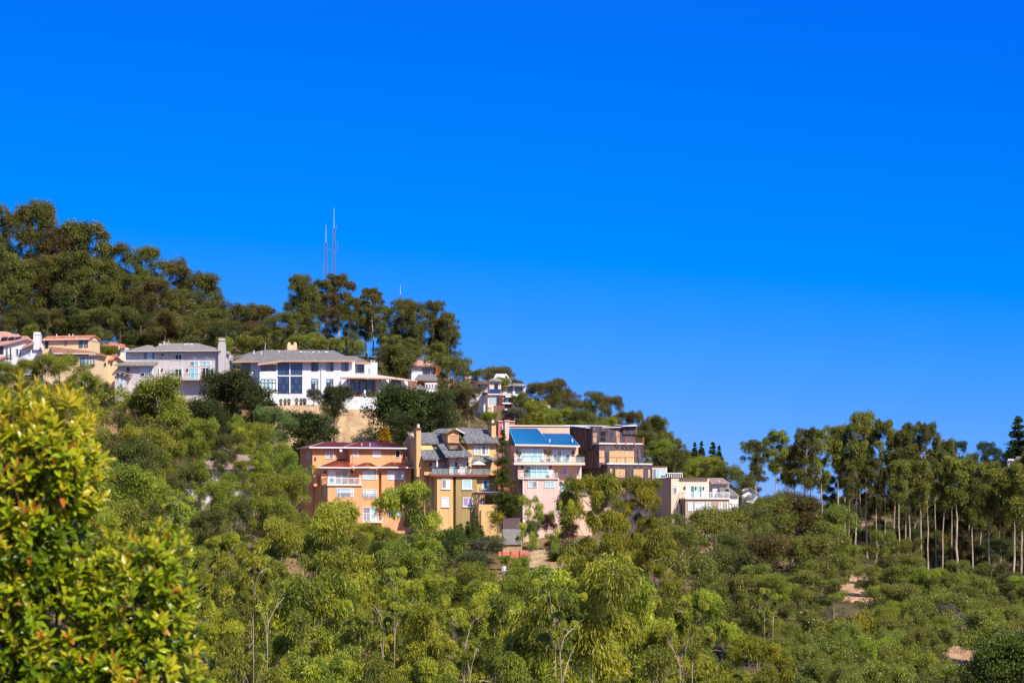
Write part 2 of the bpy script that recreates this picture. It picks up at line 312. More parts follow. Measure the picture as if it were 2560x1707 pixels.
# ---------------------------------------------------------------- houses
WR = random.Random(4)     # some panes show a blind, a curtain or a darker room
PANE = {('glass_pale', 0): 'glass_white', ('glass_pale', 1): 'glass_grey', ('glass_pale', 2): 'glass_cyan', ('glass_white', 0): 'glass_pale', ('glass_white', 1): 'curtain', ('glass_cyan', 0): 'glass_pale', ('glass_cyan', 1): 'glass_teal', ('glass_grey', 0): 'glass_dark', ('glass_grey', 1): 'curtain', ('glass_blue', 0): 'glass_navy', ('glass_blue', 1): 'glass_grey', ('glass_navy', 0): 'glass_blue', ('glass_brown', 0): 'curtain'}
class House:
    """A building frame. Measures are read off enlarged views of the photograph: view = (left, top, pixels per photo pixel)."""
    def __init__(s, name, label, view, at, Y, yaw=0, cat='house', group=None):
        s.view = view; s.yaw = R(yaw)
        s.O = pt(view[0] + at[0] / view[2], view[1] + at[1] / view[2], Y)
        s.eu = Vector((math.cos(s.yaw), math.sin(s.yaw), 0)); s.ew = Vector((-math.sin(s.yaw), math.cos(s.yaw), 0))
        s.e = empty(name, s.O, s.yaw); tag(s.e, label, cat, group)
    def q(s, zx, zy, w=0.0):
        d = Vector((((s.view[0] + zx / s.view[2]) - 1280) / F, 1.0, (HZ - (s.view[1] + zy / s.view[2])) / F))
        t = (s.O.dot(s.ew) + w) / d.dot(s.ew); p = d * t - s.O
        return Vector((p.dot(s.eu), w, p.z))
    def qs(s, zx, zy, u):                 # on the side wall at u: (depth, height)
        d = Vector((((s.view[0] + zx / s.view[2]) - 1280) / F, 1.0, (HZ - (s.view[1] + zy / s.view[2])) / F))
        t = (s.O.dot(s.eu) + u) / d.dot(s.eu); p = d * t - s.O
        return p.dot(s.ew), p.z
    def world(s, p): return s.O + s.eu * p[0] + s.ew * p[1] + Vector((0, 0, p[2]))
    def wall(s, x0, y0, x1, y1, w0, w1, mat, name='wall', label=None, parent=None):
        a = s.q(x0, y1, w0); b = s.q(x1, y0, w0); z0 = a.z
        if name in ('wall', 'terrace_wall', 'tower_wall', 'side_wall', 'backing'):
            g = min(gz(*s.world((u, w, 0)).xy) for u in (a.x, b.x) for w in (w0, w1)) - s.O.z
            if -.5 < z0 - g < 9: z0 = g - .6
        return MB().box(a.x, b.x, w0, w1, z0, b.z).build(name, mat, parent or s.e, label)
    def poly(s, pts, w0, w1, mat, name='wall', parent=None):
        p = [s.q(x, y, w0) for x, y in pts]
        return MB().prism(p, (0, w1 - w0, 0)).build(name, mat, parent or s.e)
    def slab(s, pts, mat, t=0.22, name='roof', parent=None, label=None):
        p = [s.q(*a) for a in pts]
        return MB().prism(p, (0, 0, -t)).build(name, mat, parent or s.e, label)
    def bar(s, a, b, t, mat, h=None, name='fascia', parent=None):
        return MB().bar(s.q(*a), s.q(*b), t, h).build(name, mat, parent or s.e)
    def seams(s, pts, n, mat, parent, wid=0.05):   # standing seams running up a four-cornered slope: eave left, eave right, ridge right, ridge left
        a, b, c, d = [s.q(*p) for p in pts]; m = MB()
        for i in range(1, n):
            k = i / n; m.bar(a.lerp(b, k) + Vector((0, 0, .03)), d.lerp(c, k) + Vector((0, 0, .03)), wid, 0.07)
        o = m.build('seams', mat, parent); o['kind'] = 'stuff'; return o
    def win(s, x0, y0, x1, y1, w, nx=1, ny=1, g='glass_pale', f='white_trim', fw=0.065, cols=None, rows=None, sill=None, side=None, name='window', arch=False, out=0.0):
        if side is None:
            a = s.q(x0, y1, w); b = s.q(x1, y0, w); lo, hi, z0, z1 = a.x, b.x, a.z, b.z
            P = lambda h0, h1, d0, d1, v0, v1, m: m.box(h0, h1, w - d1 - out, w - d0 - out, v0, v1)
        else:
            lo, z0 = s.qs(x1, y1, side); hi, z1 = s.qs(x0, y0, side)
            P = lambda h0, h1, d0, d1, v0, v1, m: m.box(side - d1, side - d0, h0, h1, v0, v1)
        if hi < lo: lo, hi = hi, lo
        cs = cols or [1.0] * nx; rs = rows or [1.0] * ny
        cx = [0.0]; [cx.append(cx[-1] + c / sum(cs)) for c in cs]
        ry = [0.0]; [ry.append(ry[-1] + c / sum(rs)) for c in rs]
        m = MB(); hw = fw / 2; cx = [lo + (hi - lo) * c for c in cx]; ry = [z0 + (z1 - z0) * c for c in ry]
        for i, c in enumerate(cx): P(c - (hw if 0 < i < len(cx) - 1 else fw), c + (hw if 0 < i < len(cx) - 1 else fw) if i else c, 0.0, 0.10, z0, z1, m) if i else P(c - fw, c, 0.0, 0.10, z0 - fw, z1 + fw, m)
        for j, r in enumerate(ry):
            if j == 0: P(lo, hi + fw, 0.0, 0.10, r - fw, r, m)
            elif j == len(ry) - 1: P(lo, hi + fw, 0.0, 0.10, r, r + fw, m)
            else: P(lo, hi, 0.0, 0.09, r - hw, r + hw, m)
        if sill: P(lo - .2, hi + .2, 0.0, 0.2, z0 - fw - 0.14, z0 - fw - 0.02, m)
        wo = m.build(name, f, s.e)
        gs = g if isinstance(g, (list, tuple)) else [g]; k = 0
        for j in range(len(rs)):
            for i in range(len(cs)):
                p = MB(); P(cx[i] + 0.005, cx[i + 1] - 0.005, 0.0, 0.035, ry[j] + 0.005, ry[j + 1] - 0.005, p)
                p.build('pane', PANE.get((gs[k % len(gs)], WR.randrange(7)), gs[k % len(gs)]), wo); k += 1
        if arch and side is None:
            r_ = (hi - lo) / 2; c = (lo + hi) / 2
            pl = [(c + r_ * math.cos(t_ * math.pi / 8), w - 0.035, z1 + r_ * math.sin(t_ * math.pi / 8)) for t_ in range(9)]
            MB().prism(pl, (0, 0.035, 0)).build('pane', gs[0], wo)
        return wo
    def rail(s, x0, yt, x1, yb, w, n=5, mat='dark_trim', gl=None, bal=0, t=0.07, y1t=None, y1b=None, name='railing', w1=None):
        w1 = w if w1 is None else w1
        a = s.q(x0, yb, w); b = s.q(x1, yb if y1b is None else y1b, w1); at = s.q(x0, yt, w); bt = s.q(x1, yt if y1t is None else y1t, w1)
        m = MB(); m.bar(at, bt, t, t); m.bar(a + Vector((0, 0, .06)), b + Vector((0, 0, .06)), t * .7, t * .7)
        for i in range(n + 1):
            k = i / n; m.bar(a.lerp(b, k), at.lerp(bt, k), t * .8)
        for i in range(bal):
            k = (i + .5) / bal; m.bar(a.lerp(b, k), at.lerp(bt, k), t * .4)
        o = m.build(name, mat, s.e)
        if gl:
            for i in range(n):
                p = MB(); q0 = a.lerp(b, (i + .04) / n); q1 = a.lerp(b, (i + .96) / n); q2 = at.lerp(bt, (i + .96) / n); q3 = at.lerp(bt, (i + .04) / n)
                d = Vector((0, .02, 0)); z = Vector((0, 0, .1))
                p.prism([q0 + z, q1 + z, q2 - z * .4, q3 - z * .4], d).build('pane', gl, o)
        return o
    def box(s, x0, y0, x1, y1, w0, w1, mat, name, parent=None): return s.wall(x0, y0, x1, y1, w0, w1, mat, name, None, parent)

def sconce(h, x, y, w, k):
    a = h.q(x, y, w); MB().box(a.x - .12, a.x + .12, w - .22, w, a.z - .25, a.z + .25).build('wall_lamp', 'dark_trim', h.e)
def vents(h, pts, w, mat='white_paint'):
    for x, y in pts:
        a = h.q(x, y, w); MB().lathe([(.09, -.35), (.09, .25), (.16, .26), (.16, .38)], 8, a).build('roof_vent', mat, h.e)
def skylights(h, pts, mat='white_paint'):
    for x0, y0, x1, y1, w in pts:
        h.slab([(x0, y1, w - .5), (x1, y1, w - .5), (x1, y0, w), (x0, y0, w)], mat, .15, 'skylight')

# --- white house with terracotta roofs at the left edge
Z1 = (0, 820, 7.35)
h = House('stucco_house', 'white stucco house with pink tile roofs and chimney at the left edge', Z1, (400, 720), 556, -4)
h.poly([(-300, 330), (80, 300), (490, 190), (600, 245), (770, 460), (770, 860), (-300, 860)], 0, 9, 'white_wall')
h.slab([(-320, 260, 4), (470, 215, 3.5), (330, 108, 9), (100, 62, 10), (-320, 62, 10)], 'tile_pink', .25)
h.slab([(-320, 345, -.7), (80, 292, -.7), (500, 178, -.7), (500, 140, 8), (-320, 215, 8)], 'tile_pink', .28)
h.slab([(500, 178, -.7), (590, 222, -.7), (590, 220, 8), (500, 140, 8)], 'tile_pink', .28)
for i in range(3):
    a = 20 + i * 128; h.slab([(a, 198 - i * 6, 3.0), (a + 120, 190 - i * 6, 3.0), (a + 128, 160 - i * 3, 5), (a + 18, 170 - i * 3, 5)], 'solar', .12, 'solar_panel')
h.slab([(200, 90, 8.6), (400, 135, 8.2), (370, 110, 9.4), (205, 82, 9.6)], 'solar', .12, 'solar_panel')
h.slab([(415, 335, -1.4), (630, 245, -1.4), (635, 235, .5), (430, 318, .5)], 'tile_pink', .45)
h.slab([(-200, 600, -1.6), (112, 515, -1.6), (112, 500, 0), (-200, 560, 0)], 'tile_pink', .3)
h.wall(612, 120, 726, 400, -.5, 1.2, 'white_wall', 'chimney')
h.wall(618, 72, 720, 119, -.35, 1.0, 'white_wall', 'chimney_cap')
h.wall(608, 108, 730, 119, -.6, 1.3, 'white_trim', 'chimney_band')
h.win(115, 360, 148, 565, 0, g='glass_brown', arch=True, fw=.06); h.win(184, 365, 216, 570, 0, g='glass_dark', arch=True, fw=.06)
h.win(303, 384, 340, 505, 0, g='glass_grey', f='white_trim'); h.win(360, 388, 395, 512, 0, g='glass_grey'); h.win(534, 408, 566, 486, 0, g='glass_pale')
h.win(-60, 320, 60, 478, 0, 2, g='glass_dark', f='brown_trim')
h.rail(100, 500, 225, 575, -.5, 2, 'dark_trim', bal=8)

# --- cream house
h = House('stucco_house', 'cream stucco house with red tile roof and a lower brown-roofed wing', Z1, (1200, 720), 552, -8)
h.wall(780, 212, 1630, 700, 0, 7.5, 'cream_wall')
a = h.q(1630, 700, 0); u1 = a.x
top = h.q(1630, 212, 0).z; apex = h.q(1745, 140, 3.6).z
MB().prism([(u1, 0.02, top - .3), (u1, 7.5, top - .3), (u1, 3.7, apex)], (-.5, 0, 0)).build('gable_wall', 'cream_wall', h.e)
rf = h.slab([(772, 208, -.6), (1642, 194, -.6), (1752, 128, 3.7), (880, 146, 3.7)], 'tile_red', .22)
h.slab([(880, 146, 3.7), (1752, 128, 3.7), (1850, 222, 8.1), (990, 240, 8.1)], 'tile_red', .22)
h.bar((775, 216, -.66), (1642, 202, -.66), .1, 'cream_trim', .2)
vents(h, [(1040, 150), (1270, 150), (1340, 150)], 2.8)
h.wall(690, 500, 1952, 1150, -4, 0, 'cream_wall')
h.slab([(960, 462, -4.6), (1755, 468, -4.6), (1640, 420, -.05), (925, 340, -.05)], 'tile_brown', .25)
h.slab([(1755, 468, -4.6), (1965, 512, -4.6), (1900, 480, -1.5), (1640, 420, -.05)], 'tile_brown', .25)
h.bar((990, 468, -4.68), (1755, 472, -4.68), .1, 'cream_trim', .22)
h.slab([(684, 505, -4.5), (785, 470, -4.5), (785, 460, -2), (690, 490, -2)], 'tile_red', .15)
h.poly([(1955, 600), (2140, 530), (2272, 625), (2272, 1150), (1955, 1150)], -2.5, 4, 'cream_wall')
h.slab([(1958, 590, -3), (2060, 575, -3), (2145, 512, -3), (2145, 496, 3), (1965, 500, 3)], 'tile_red', .2)
h.slab([(2145, 512, -3), (2280, 620, -3), (2280, 610, 3), (2145, 496, 3)], 'tile_red', .2)
h.win(832, 246, 890, 366, 0, g='glass_dark', f='brown_trim', fw=.05); h.win(1185, 250, 1225, 314, 0, g='glass_brown', f='brown_trim', fw=.05)
h.win(1457, 232, 1518, 355, 0, g='glass_teal', f='brown_trim', fw=.05); h.win(1554, 226, 1614, 350, 0, g='glass_grey', f='brown_trim', fw=.05)
h.win(1482, 545, 1620, 718, -4, 2, g=['glass_grey', 'glass_pale'], f='dark_trim', fw=.05); h.win(1672, 545, 1726, 660, -4, g='glass_pale', f='brown_trim', fw=.05)
h.win(1385, 530, 1432, 610, -4, g='glass_pale', f='cream_trim'); h.win(735, 880, 795, 985, -4, 1, 2, g='glass_white')
h.rail(1470, 648, 1620, 722, -4.4, 2, 'dark_trim', bal=7)
h.wall(1655, 835, 1745, 1015, -4.06, -4.0, 'cream_light', 'alcove'); h.win(1660, 880, 1705, 1005, -4.06, g='glass_blue', f='dark_trim', fw=.05)
for x, y, w in ((1938, 662, -4), (1972, 685, -2.5), (2055, 652, -2.5)): sconce(h, x, y, w, 0)
h.slab([(1660, 665, -4.4), (1750, 668, -4.4), (1750, 660, -4), (1660, 657, -4)], 'brown_trim', .1, 'flower_shelf')

# --- small white house behind
h = House('small_house', 'small white house with red tile roof between the cream and grey houses', Z1, (2150, 480), 575, -5)
h.wall(2040, 330, 2185, 640, 0, 5, 'white_wall_warm'); h.wall(2186, 345, 2290, 640, 1, 5, 'white_wall_warm')
h.slab([(1995, 318, -.5), (2190, 325, -.5), (2150, 270, 3), (2010, 258, 3)], 'tile_red', .2)
h.slab([(2180, 352, .4), (2305, 355, .4), (2290, 300, 3.5), (2190, 285, 3.5)], 'tile_red', .2)
h.win(2178, 400, 2205, 500, -.02, g='glass_navy', f='dark_trim', fw=.05)

# --- grey stucco house
ZC = (280, 830, 7.35)
h = House('stucco_house', 'grey stucco house with hipped grey roof, balcony and tall chimney', ZC, (1000, 870), 545, -5)
h.wall(255, 350, 1960, 1300, 0, 9, 'grey_wall')
h.slab([(790, 345, -1), (2005, 333, -1), (1720, 250, 4.5), (1560, 202, 5), (1100, 205, 5)], 'shingle_taupe', .2)
h.slab([(212, 348, -1), (880, 348, -1), (740, 246, 4.5), (650, 238, 4.5)], 'shingle_taupe', .2)
h.slab([(680, 345, -1.15), (1360, 340, -1.15), (1060, 192, 5), (975, 188, 5)], 'shingle_taupe', .2)
h.slab([(2005, 333, -1), (2080, 330, 9), (1560, 202, 5)], 'shingle_taupe', .2)
h.bar((212, 356, -1.1), (2005, 341, -1.25), .08, 'grey_wall', .16, 'gutter')
vents(h, [(905, 270), (1012, 255), (955, 215), (1400, 240)], 3.2); h.bar((1040, 195, 4.5), (1040, 155, 4.5), .06, 'white_paint', name='vent_pipe')
skylights(h, [(1330, 218, 1375, 232, 4.2), (1440, 215, 1490, 228, 4.2), (1630, 255, 1690, 270, 3.6), (865, 216, 905, 232, 4.2)])
h.wall(1952, 215, 2065, 1150, -.8, 1.0, 'grey_wall', 'chimney')
h.wall(1962, 112, 2052, 160, -.6, .8, 'grey_wall', 'chimney_cap'); h.wall(1957, 176, 2060, 214, -.7, .9, 'grey_wall', 'chimney_neck'); h.wall(1968, 160, 2046, 176, -.5, .7, 'dark_trim', 'chimney_flue')
h.wall(2066, 400, 2118, 1100, 3, 9, 'grey_wall'); h.slab([(2055, 380, 2.4), (2190, 400, 2.4), (2150, 350, 8), (2060, 340, 8)], 'shingle_taupe', .15)
h.win(2078, 450, 2108, 550, 3, 2, g='glass_pale')
h.wall(105, 610, 800, 1520, -2.5, 0, 'grey_wall')
h.slab([(38, 600, -3.6), (770, 602, -3.6), (850, 540, -.05), (250, 545, -.05)], 'shingle_taupe', .22)
h.wall(50, 790, 272, 1520, -4.5, -2.5, 'grey_wall', 'tower_wall')
h.poly([(52, 795), (140, 735), (272, 790)], -4.5, -2.5, 'grey_wall', 'gable_wall')
h.slab([(-5, 785, -5.3), (142, 722, -5.3), (142, 708, -2.6), (-5, 770, -2.6)], 'shingle_grey', .16)
h.slab([(142, 722, -5.3), (372, 795, -5.3), (372, 780, -2.6), (142, 708, -2.6)], 'shingle_grey', .16)
for x, y in ((65, 765), (148, 735), (232, 762), (330, 795)):
    a = h.q(x, y, -5.2); MB().box(a.x - .12, a.x + .12, -5.25, -4.4, a.z - .4, a.z).build('roof_bracket', 'grey_wall', h.e)
W3 = ['glass_dark', 'glass_pale', 'glass_grey']
h.win(303, 404, 344, 458, 0, g='glass_white'); h.win(397, 398, 440, 455, 0, g='glass_white')
h.win(580, 375, 800, 505, 0, 3, g=['glass_grey', 'glass_white', 'glass_grey']); h.win(913, 406, 941, 438, 0, g='glass_brown', f='brown_trim', fw=.03)
h.wall(1008, 394, 1058, 440, -.45, 0, 'white_paint', 'air_conditioner'); h.wall(1020, 400, 1052, 434, -.5, -.45, 'glass_grey', 'air_conditioner_grille')
h.win(1098, 395, 1288, 508, 0, 3, 2, g=['glass_brown'] * 3 + ['glass_pale'] * 3, rows=[4, 1])
for x in (1497, 1710): h.win(x, 449, x + 40, 494, 0, g='glass_white', fw=.1)
h.win(1440, 545, 1590, 622, 0, 2, g='glass_pale', fw=.1); h.win(1662, 540, 1812, 610, 0, 2, g='glass_pale', fw=.1)
h.win(1442, 670, 1588, 860, 0, 2, g=['glass_cyan', 'glass_pale']); h.win(1662, 658, 1808, 864, 0, 3, g=['glass_brown', 'glass_brown', 'glass_teal'], cols=[2, 2, 1])
h.win(1096, 658, 1286, 812, 0, 3, 2, g=['glass_brown'] * 3 + ['glass_pale'] * 3, rows=[6, 1]); h.win(1010, 660, 1068, 830, 0, 1, 2, g=['glass_brown', 'glass_white'], rows=[1, 3])
h.win(828, 665, 872, 800, 0, g='glass_brown'); h.win(524, 650, 748, 810, -2.5, 3, 2, g=['glass_brown', 'glass_grey', 'glass_grey', 'glass_pale', 'glass_white', 'glass_pale'], rows=[1, 1.8])
h.win(138, 842, 202, 1022, -4.5, 1, 2, g=['glass_grey', 'glass_pale'], rows=[1, 1.4], sill=True); h.win(522, 955, 664, 1100, -2.5, 2, 2, g=['glass_grey', 'glass_white'])
for x in (925, 1385, 1845): sconce(h, x, 695, 0, 0)
h.wall(795, 866, 1900, 884, -2.2, 0, 'grey_wall', 'balcony_floor'); h.rail(800, 772, 1900, 864, -2.2, 8, 'dark_trim', bal=60, t=.05)
h.wall(905, 1190, 1180, 1240, -4, -2.3, 'grey_wall', 'balcony_floor'); h.rail(905, 1065, 1180, 1190, -4, 5, 'grey_wall', bal=14, t=.09)
h.wall(900, 1240, 1180, 1500, -2.3, 0, 'grey_wall', 'wall')
MB().lathe([(.28, -.4), (.28, .2), (.18, .35)], 10, h.q(295, 690, -2.7)).build('wall_lamp', 'dark_trim', h.e)

# --- big white house
ZD = (560, 850, 9.046); X2 = 2171
h = House('white_house', 'large white house with grey hipped roof and tall blue windows above the earth bank', ZD, (1700, 1390), 541, 2)
D_HOUSE = h
WW = 'white_wall'
h.wall(370, 520, 815, 1420, 3, 12, WW); h.wall(1212, 490, 2962, 1470, 0, 10, WW)
a0 = h.q(812, 1420, -1.5); a1 = h.q(1211, 1420, 0.2); zt = h.q(1000, 560, -1).z
MB().prism([(a0.x, -2.0, a0.z), (a1.x, -0.01, a0.z), (a1.x, 6, a0.z), (a0.x, 6, a0.z)], (0, 0, zt - a0.z)).build('bay_wall', WW, h.e)
RF = 'shingle_grey'
h.slab([(1290, 468, -1.2), (2988, 466, -1.2), (2480, 232, 6.5), (950, 222, 6.5)], RF, .25)
h.slab([(760, 545, -3.6), (1300, 468, -1.3), (950, 218, 6.6), (850, 400, 1)], RF, .25)
h.slab([(183, 488, 1.6), (810, 475, 1.6), (950, 222, 6.6), (830, 236, 6.6), (650, 280, 6)], RF, .25)
h.slab([(140, 420, 8), (640, 300, 8), (640, 262, 12), (250, 380, 12)], RF, .25)
h.bar((1295, 478, -1.28), (2990, 476, -1.28), .12, 'copper_trim', .30); h.bar((760, 556, -3.7), (1300, 478, -1.36), .12, 'copper_trim', .28); h.bar((183, 497, 1.5), (800, 484, 1.5), .12, 'copper_trim', .26)
h.wall(2840, 545, 3180, 1100, 2, 9, WW); h.wall(3232, 505, 3465, 1200, 6, 10, WW); h.wall(3180, 560, 3240, 1100, 5, 9, WW)
h.slab([(2970, 515, .6), (3335, 522, .6), (2975, 362, 6), (2730, 356, 6)], RF, .22); h.bar((2985, 524, .5), (3335, 532, .5), .12, 'copper_trim', .32)
# tall windows
DK = 'dark_trim'; GB = 'glass_blue'; GN = 'glass_navy'
h.win(392, 525, 585, 708, 3, 3, g=[GN, GB, GN], f=DK, fw=.06)
h.win(1230, 505, 1472, 786, 0, 3, 2, g=[GB, GB, GN], f=DK, fw=.06, rows=[3, 1]); h.win(1508, 505, 1762, 782, 0, 3, 2, g=[GB, GB, GB], f=DK, fw=.06, rows=[3, 1])
h.win(1230, 828, 1472, 1196, 0, 3, 3, g=[GB, GN, GB], f=DK, fw=.06, rows=[1, 2, 2.4]); h.win(1508, 828, 1762, 1192, 0, 3, 3, g=[GN, GB, GN, GB], f=DK, fw=.06, rows=[1, 2, 2.4])
h.wall(1476, 500, 1503, 1200, -.2, 0, WW, 'pilaster'); h.wall(1205, 795, 1790, 822, -.2, 0, WW, 'string_course')
bay_yaw = math.atan2(1.99, a1.x - a0.x)
def bay_win(x0, y0, x1, y1, nx, ny, g, rows=None):
    k0 = (x0 - 812) / 399; k1 = (x1 - 812) / 399
    p = Vector((a0.x, -2.0, 0)).lerp(Vector((a1.x, -.01, 0)), k0); q = Vector((a0.x, -2.0, 0)).lerp(Vector((a1.x, -.01, 0)), k1)
    z0 = h.q((x0 + x1) / 2, y1, p.y).z; z1 = h.q((x0 + x1) / 2, y0, p.y).z
    n = Vector((q.y - p.y, -(q.x - p.x), 0)).normalized()
    m = MB(); d = n * .10
    rs = rows or [1] * ny; ry = [0]; [ry.append(ry[-1] + r / sum(rs)) for r in rs]; ry = [z0 + (z1 - z0) * r for r in ry]
    for i in range(nx + 1):
        c = p.lerp(q, i / nx); m.bar(Vector((c.x, c.y, z0)) + d * .5, Vector((c.x, c.y, z1)) + d * .5, .10)
    for r in ry: m.bar(Vector((p.x, p.y, r)) + d * .5, Vector((q.x, q.y, r)) + d * .5, .10)
    o = m.build('window', DK, h.e); k = 0
    for j in range(ny):
        for i in range(nx):
            s0 = p.lerp(q, i / nx + .01); s1 = p.lerp(q, (i + 1) / nx - .01)
            MB().prism([Vector((s0.x, s0.y, ry[j] + .02)), Vector((s1.x, s1.y, ry[j] + .02)), Vector((s1.x, s1.y, ry[j + 1] - .02)), Vector((s0.x, s0.y, ry[j + 1] - .02))], n * .03).build('pane', g[k % len(g)], o); k += 1
bay_win(838, 575, 988, 692, 2, 1, [GN]); bay_win(1012, 560, 1172, 690, 2, 1, [GN, GB]); bay_win(838, 885, 988, 1110, 2, 2, ['glass_pale'], [1.6, 1]); bay_win(1012, 885, 1168, 1130, 2, 2, ['glass_pale', 'glass_white'], [2.2, 1])
for x in (1982, X2 + 155, X2 + 497):
    h.win(x, 510, x + 142, 692, 0, 2, 1, g=['glass_grey', GB], f=DK, fw=.06)
h.win(1984, 885, 2124, 1132, 0, 2, 3, g=[GN, 'glass_grey', 'glass_pale', 'glass_white', 'glass_pale', 'glass_pale'], f=DK, fw=.06, rows=[2.2, .5, 1]); h.win(X2 + 155, 888, X2 + 296, 1120, 0, 2, 2, g=[GB, 'glass_grey', 'glass_pale', 'glass_pale'], f=DK, fw=.06, rows=[2.2, 1])
h.win(X2 + 492, 885, X2 + 634, 1128, 0, 2, 2, g=[GN, 'glass_white', GB, GB], f=DK, fw=.06, rows=[2, 1])
h.win(X2 + 705, 550, X2 + 770, 728, 2, g='glass_pale', f=DK, fw=.06); h.win(X2 + 795, 550, X2 + 985, 728, 2, 3, g=['glass_pale', GB, GN], f=DK, fw=.06)
h.bar((2210, 485, -.25), (2210, 1350, -.25), .1, 'white_paint', name='downpipe')
for x0, y0, x1, y1 in ((1362, 1267, 1470, 1325), (1540, 1267, 1670, 1322)): h.wall(x0, y0, x1, y1, -.04, 0, 'white_wall_warm', 'vent_grille')
# chimney with two flues, roof vents
h.wall(1432, 110, 1644, 300, 6.8, 8.4, 'cream_wall', 'chimney')
for x in (1440, 1575): h.poly([(x, 108), (x, 75), (x + 20, 48), (x + 50, 48), (x + 68, 75), (x + 68, 108)], 6.9, 8.3, 'cream_wall', 'chimney_flue')
vents(h, [(675, 285), (838, 300), (1240, 285), (1830, 310), (1910, 310), (1985, 330), (2140, 300), (X2 + 1160, 500), (X2 + 1225, 505)], 4.6)
skylights(h, [(1710, 255, 1775, 270, 5.6), (2000, 255, 2045, 268, 5.6), (2280, 255, 2345, 268, 5.6)])
h.bar((930, 230, 6), (936, 60, 6), .06, 'white_paint', name='flag_pole')
# pavilion wing on the right with the low roof
def X(x): return X2 + x
h.wall(X(480), 885, X(1325), 1290, -.6, 2, WW); h.wall(X(1325), 880, X(1600), 1290, 1.5, 6, WW); h.wall(X(1600), 890, X(1985), 1330, -1, 6, WW); h.wall(X(1985), 930, X(2190), 1330, 3, 8, 'mauve_wall')
h.slab([(X(450), 838, -4.6), (X(1620), 862, -4.6), (X(2205), 918, -3), (X(1300), 784, 2.4), (X(850), 774, 2.4)], 'cream_trim', .26, label='low pinkish pavilion roof')
h.bar((X(455), 850, -4.7), (X(1620), 874, -4.7), .1, 'copper_trim', .2); h.bar((X(1620), 874, -4.7), (X(2205), 930, -3.1), .1, 'copper_trim', .2)
for x in (632, 1010, 1342, 1575):
    b = h.q(X(x), 1285, -4.2); t_ = h.q(X(x), 870, -4.2); MB().box(b.x - .11, b.x + .11, -4.3, -4.1, b.z, t_.z).build('post', DK, h.e)
h.wall(X(490), 1282, X(1760), 1560, -4.9, 4, WW, 'terrace_wall')
for x0, y0, x1, y1 in ((780, 1328, 856, 1404), (1165, 1332, 1236, 1402)): h.wall(X(x0), y0, X(x1), y1, -4.95, -4.9, 'white_wall_warm', 'vent_grille')
h.wall(X(995), 1130, X(1038), 1281, -4.8, -4.4, WW, 'pier'); h.wall(X(610), 1150, X(655), 1281, -4.8, -4.4, WW, 'pier'); h.wall(X(1338), 1130, X(1372), 1281, -4.8, -4.4, WW, 'pier')
h.win(X(682), 895, X(885), 1245, -.6, 2, 2, g=[GB, GN, GN, GB], f=DK, fw=.07, rows=[3.6, 1], name='door'); h.win(X(908), 895, X(1048), 1178, -.6, 2, 2, g=[GN], f=DK, fw=.06, rows=[3, 1])
h.win(X(1068), 900, X(1184), 1178, -.6, 2, 2, g=[GN, GB], f=DK, fw=.06, rows=[3, 1]); h.win(X(1206), 908, X(1298), 1188, -.6, 2, 1, g=['glass_brown'], f='brown_trim', fw=.06)
h.win(X(1618), 910, X(1818), 1062, -1, 4, 1, g=[GB], f=DK, fw=.06); h.win(X(1618), 1108, X(1800), 1215, -1, 2, 1, g=[GB], f=DK, fw=.06)
h.rail(X(560), 1180, X(995), 1282, -4.8, 5, DK, bal=0, t=.06); h.rail(X(1040), 1180, X(1340), 1282, -4.8, 4, DK, t=.06); h.rail(X(1372), 1180, X(1600), 1282, -4.8, 3, DK, bal=8, t=.05)
h.rail(X(1050), 710, X(1280), 775, 3.5, 3, DK, bal=10, t=.05)
# terrace fence with pots stands in front of the lower wall
fe = House('metal_fence', 'thin dark metal fence along the terrace edge below the white house', ZD, (1700, 1478), 538.4, 2, 'fence')
fe.rail(1290, 1358, 2160, 1476, 0, 6, DK, t=.05, y1t=1335, y1b=1462)

# --- houses behind the white house, up the hill
Z3 = (950, 860, 5.227)
h = House('hill_house', 'white house with pink roof and orange wall behind the white house roofline', Z3, (600, 400), 590, 10)
h.wall(410, 268, 725, 520, 0, 8, 'white_wall'); h.wall(726, 290, 800, 520, -1, 6, 'brick_orange')
h.slab([(400, 262, -1), (815, 282, -1), (720, 222, 5), (460, 214, 5)], 'tile_pink', .3)
h.slab([(445, 200, 6), (610, 200, 6), (600, 172, 9), (455, 176, 9)], 'shingle_slate', .3); h.wall(450, 190, 600, 260, 6.4, 10, 'glass_navy', 'clerestory')
for i in range(3): h.win(560 + i * 50, 268, 602 + i * 50, 306, 0, g='glass_white', fw=.1)
h.win(562, 312, 655, 385, 0, 2, g='glass_navy', f='dark_trim'); h.win(662, 312, 724, 395, 0, 2, 2, g='glass_navy', f='white_trim'); h.win(440, 290, 500, 360, 0, 2, g='glass_pale')
h = House('hill_house', 'orange house with slate roof and white bay windows beside the pavilion roof', Z3, (600, 580), 572, 6)
h.wall(485, 455, 790, 700, 0, 7, 'brick_orange'); h.slab([(452, 458, -.8), (770, 462, -.8), (745, 398, 4), (500, 396, 4)], 'shingle_grey', .3)
h.wall(590, 508, 785, 700, -2, 0, 'white_wall', 'bay_wall')
for x in (602, 638, 674, 710, 745): h.win(x, 522, x + 24, 575, -2, g='glass_grey', fw=.07)
h.wall(362, 500, 490, 640, 1, 6, 'mauve_wall'); h.slab([(415, 585, -3.4), (612, 590, -3.4), (520, 522, -1)], 'shingle_slate', .2); h.wall(450, 588, 585, 680, -3, -1, 'mauve_wall')
h = House('hill_house', 'glass fronted house with blue roof deck left of the hilltop houses', Z3, (1340, 620), 572, 12)
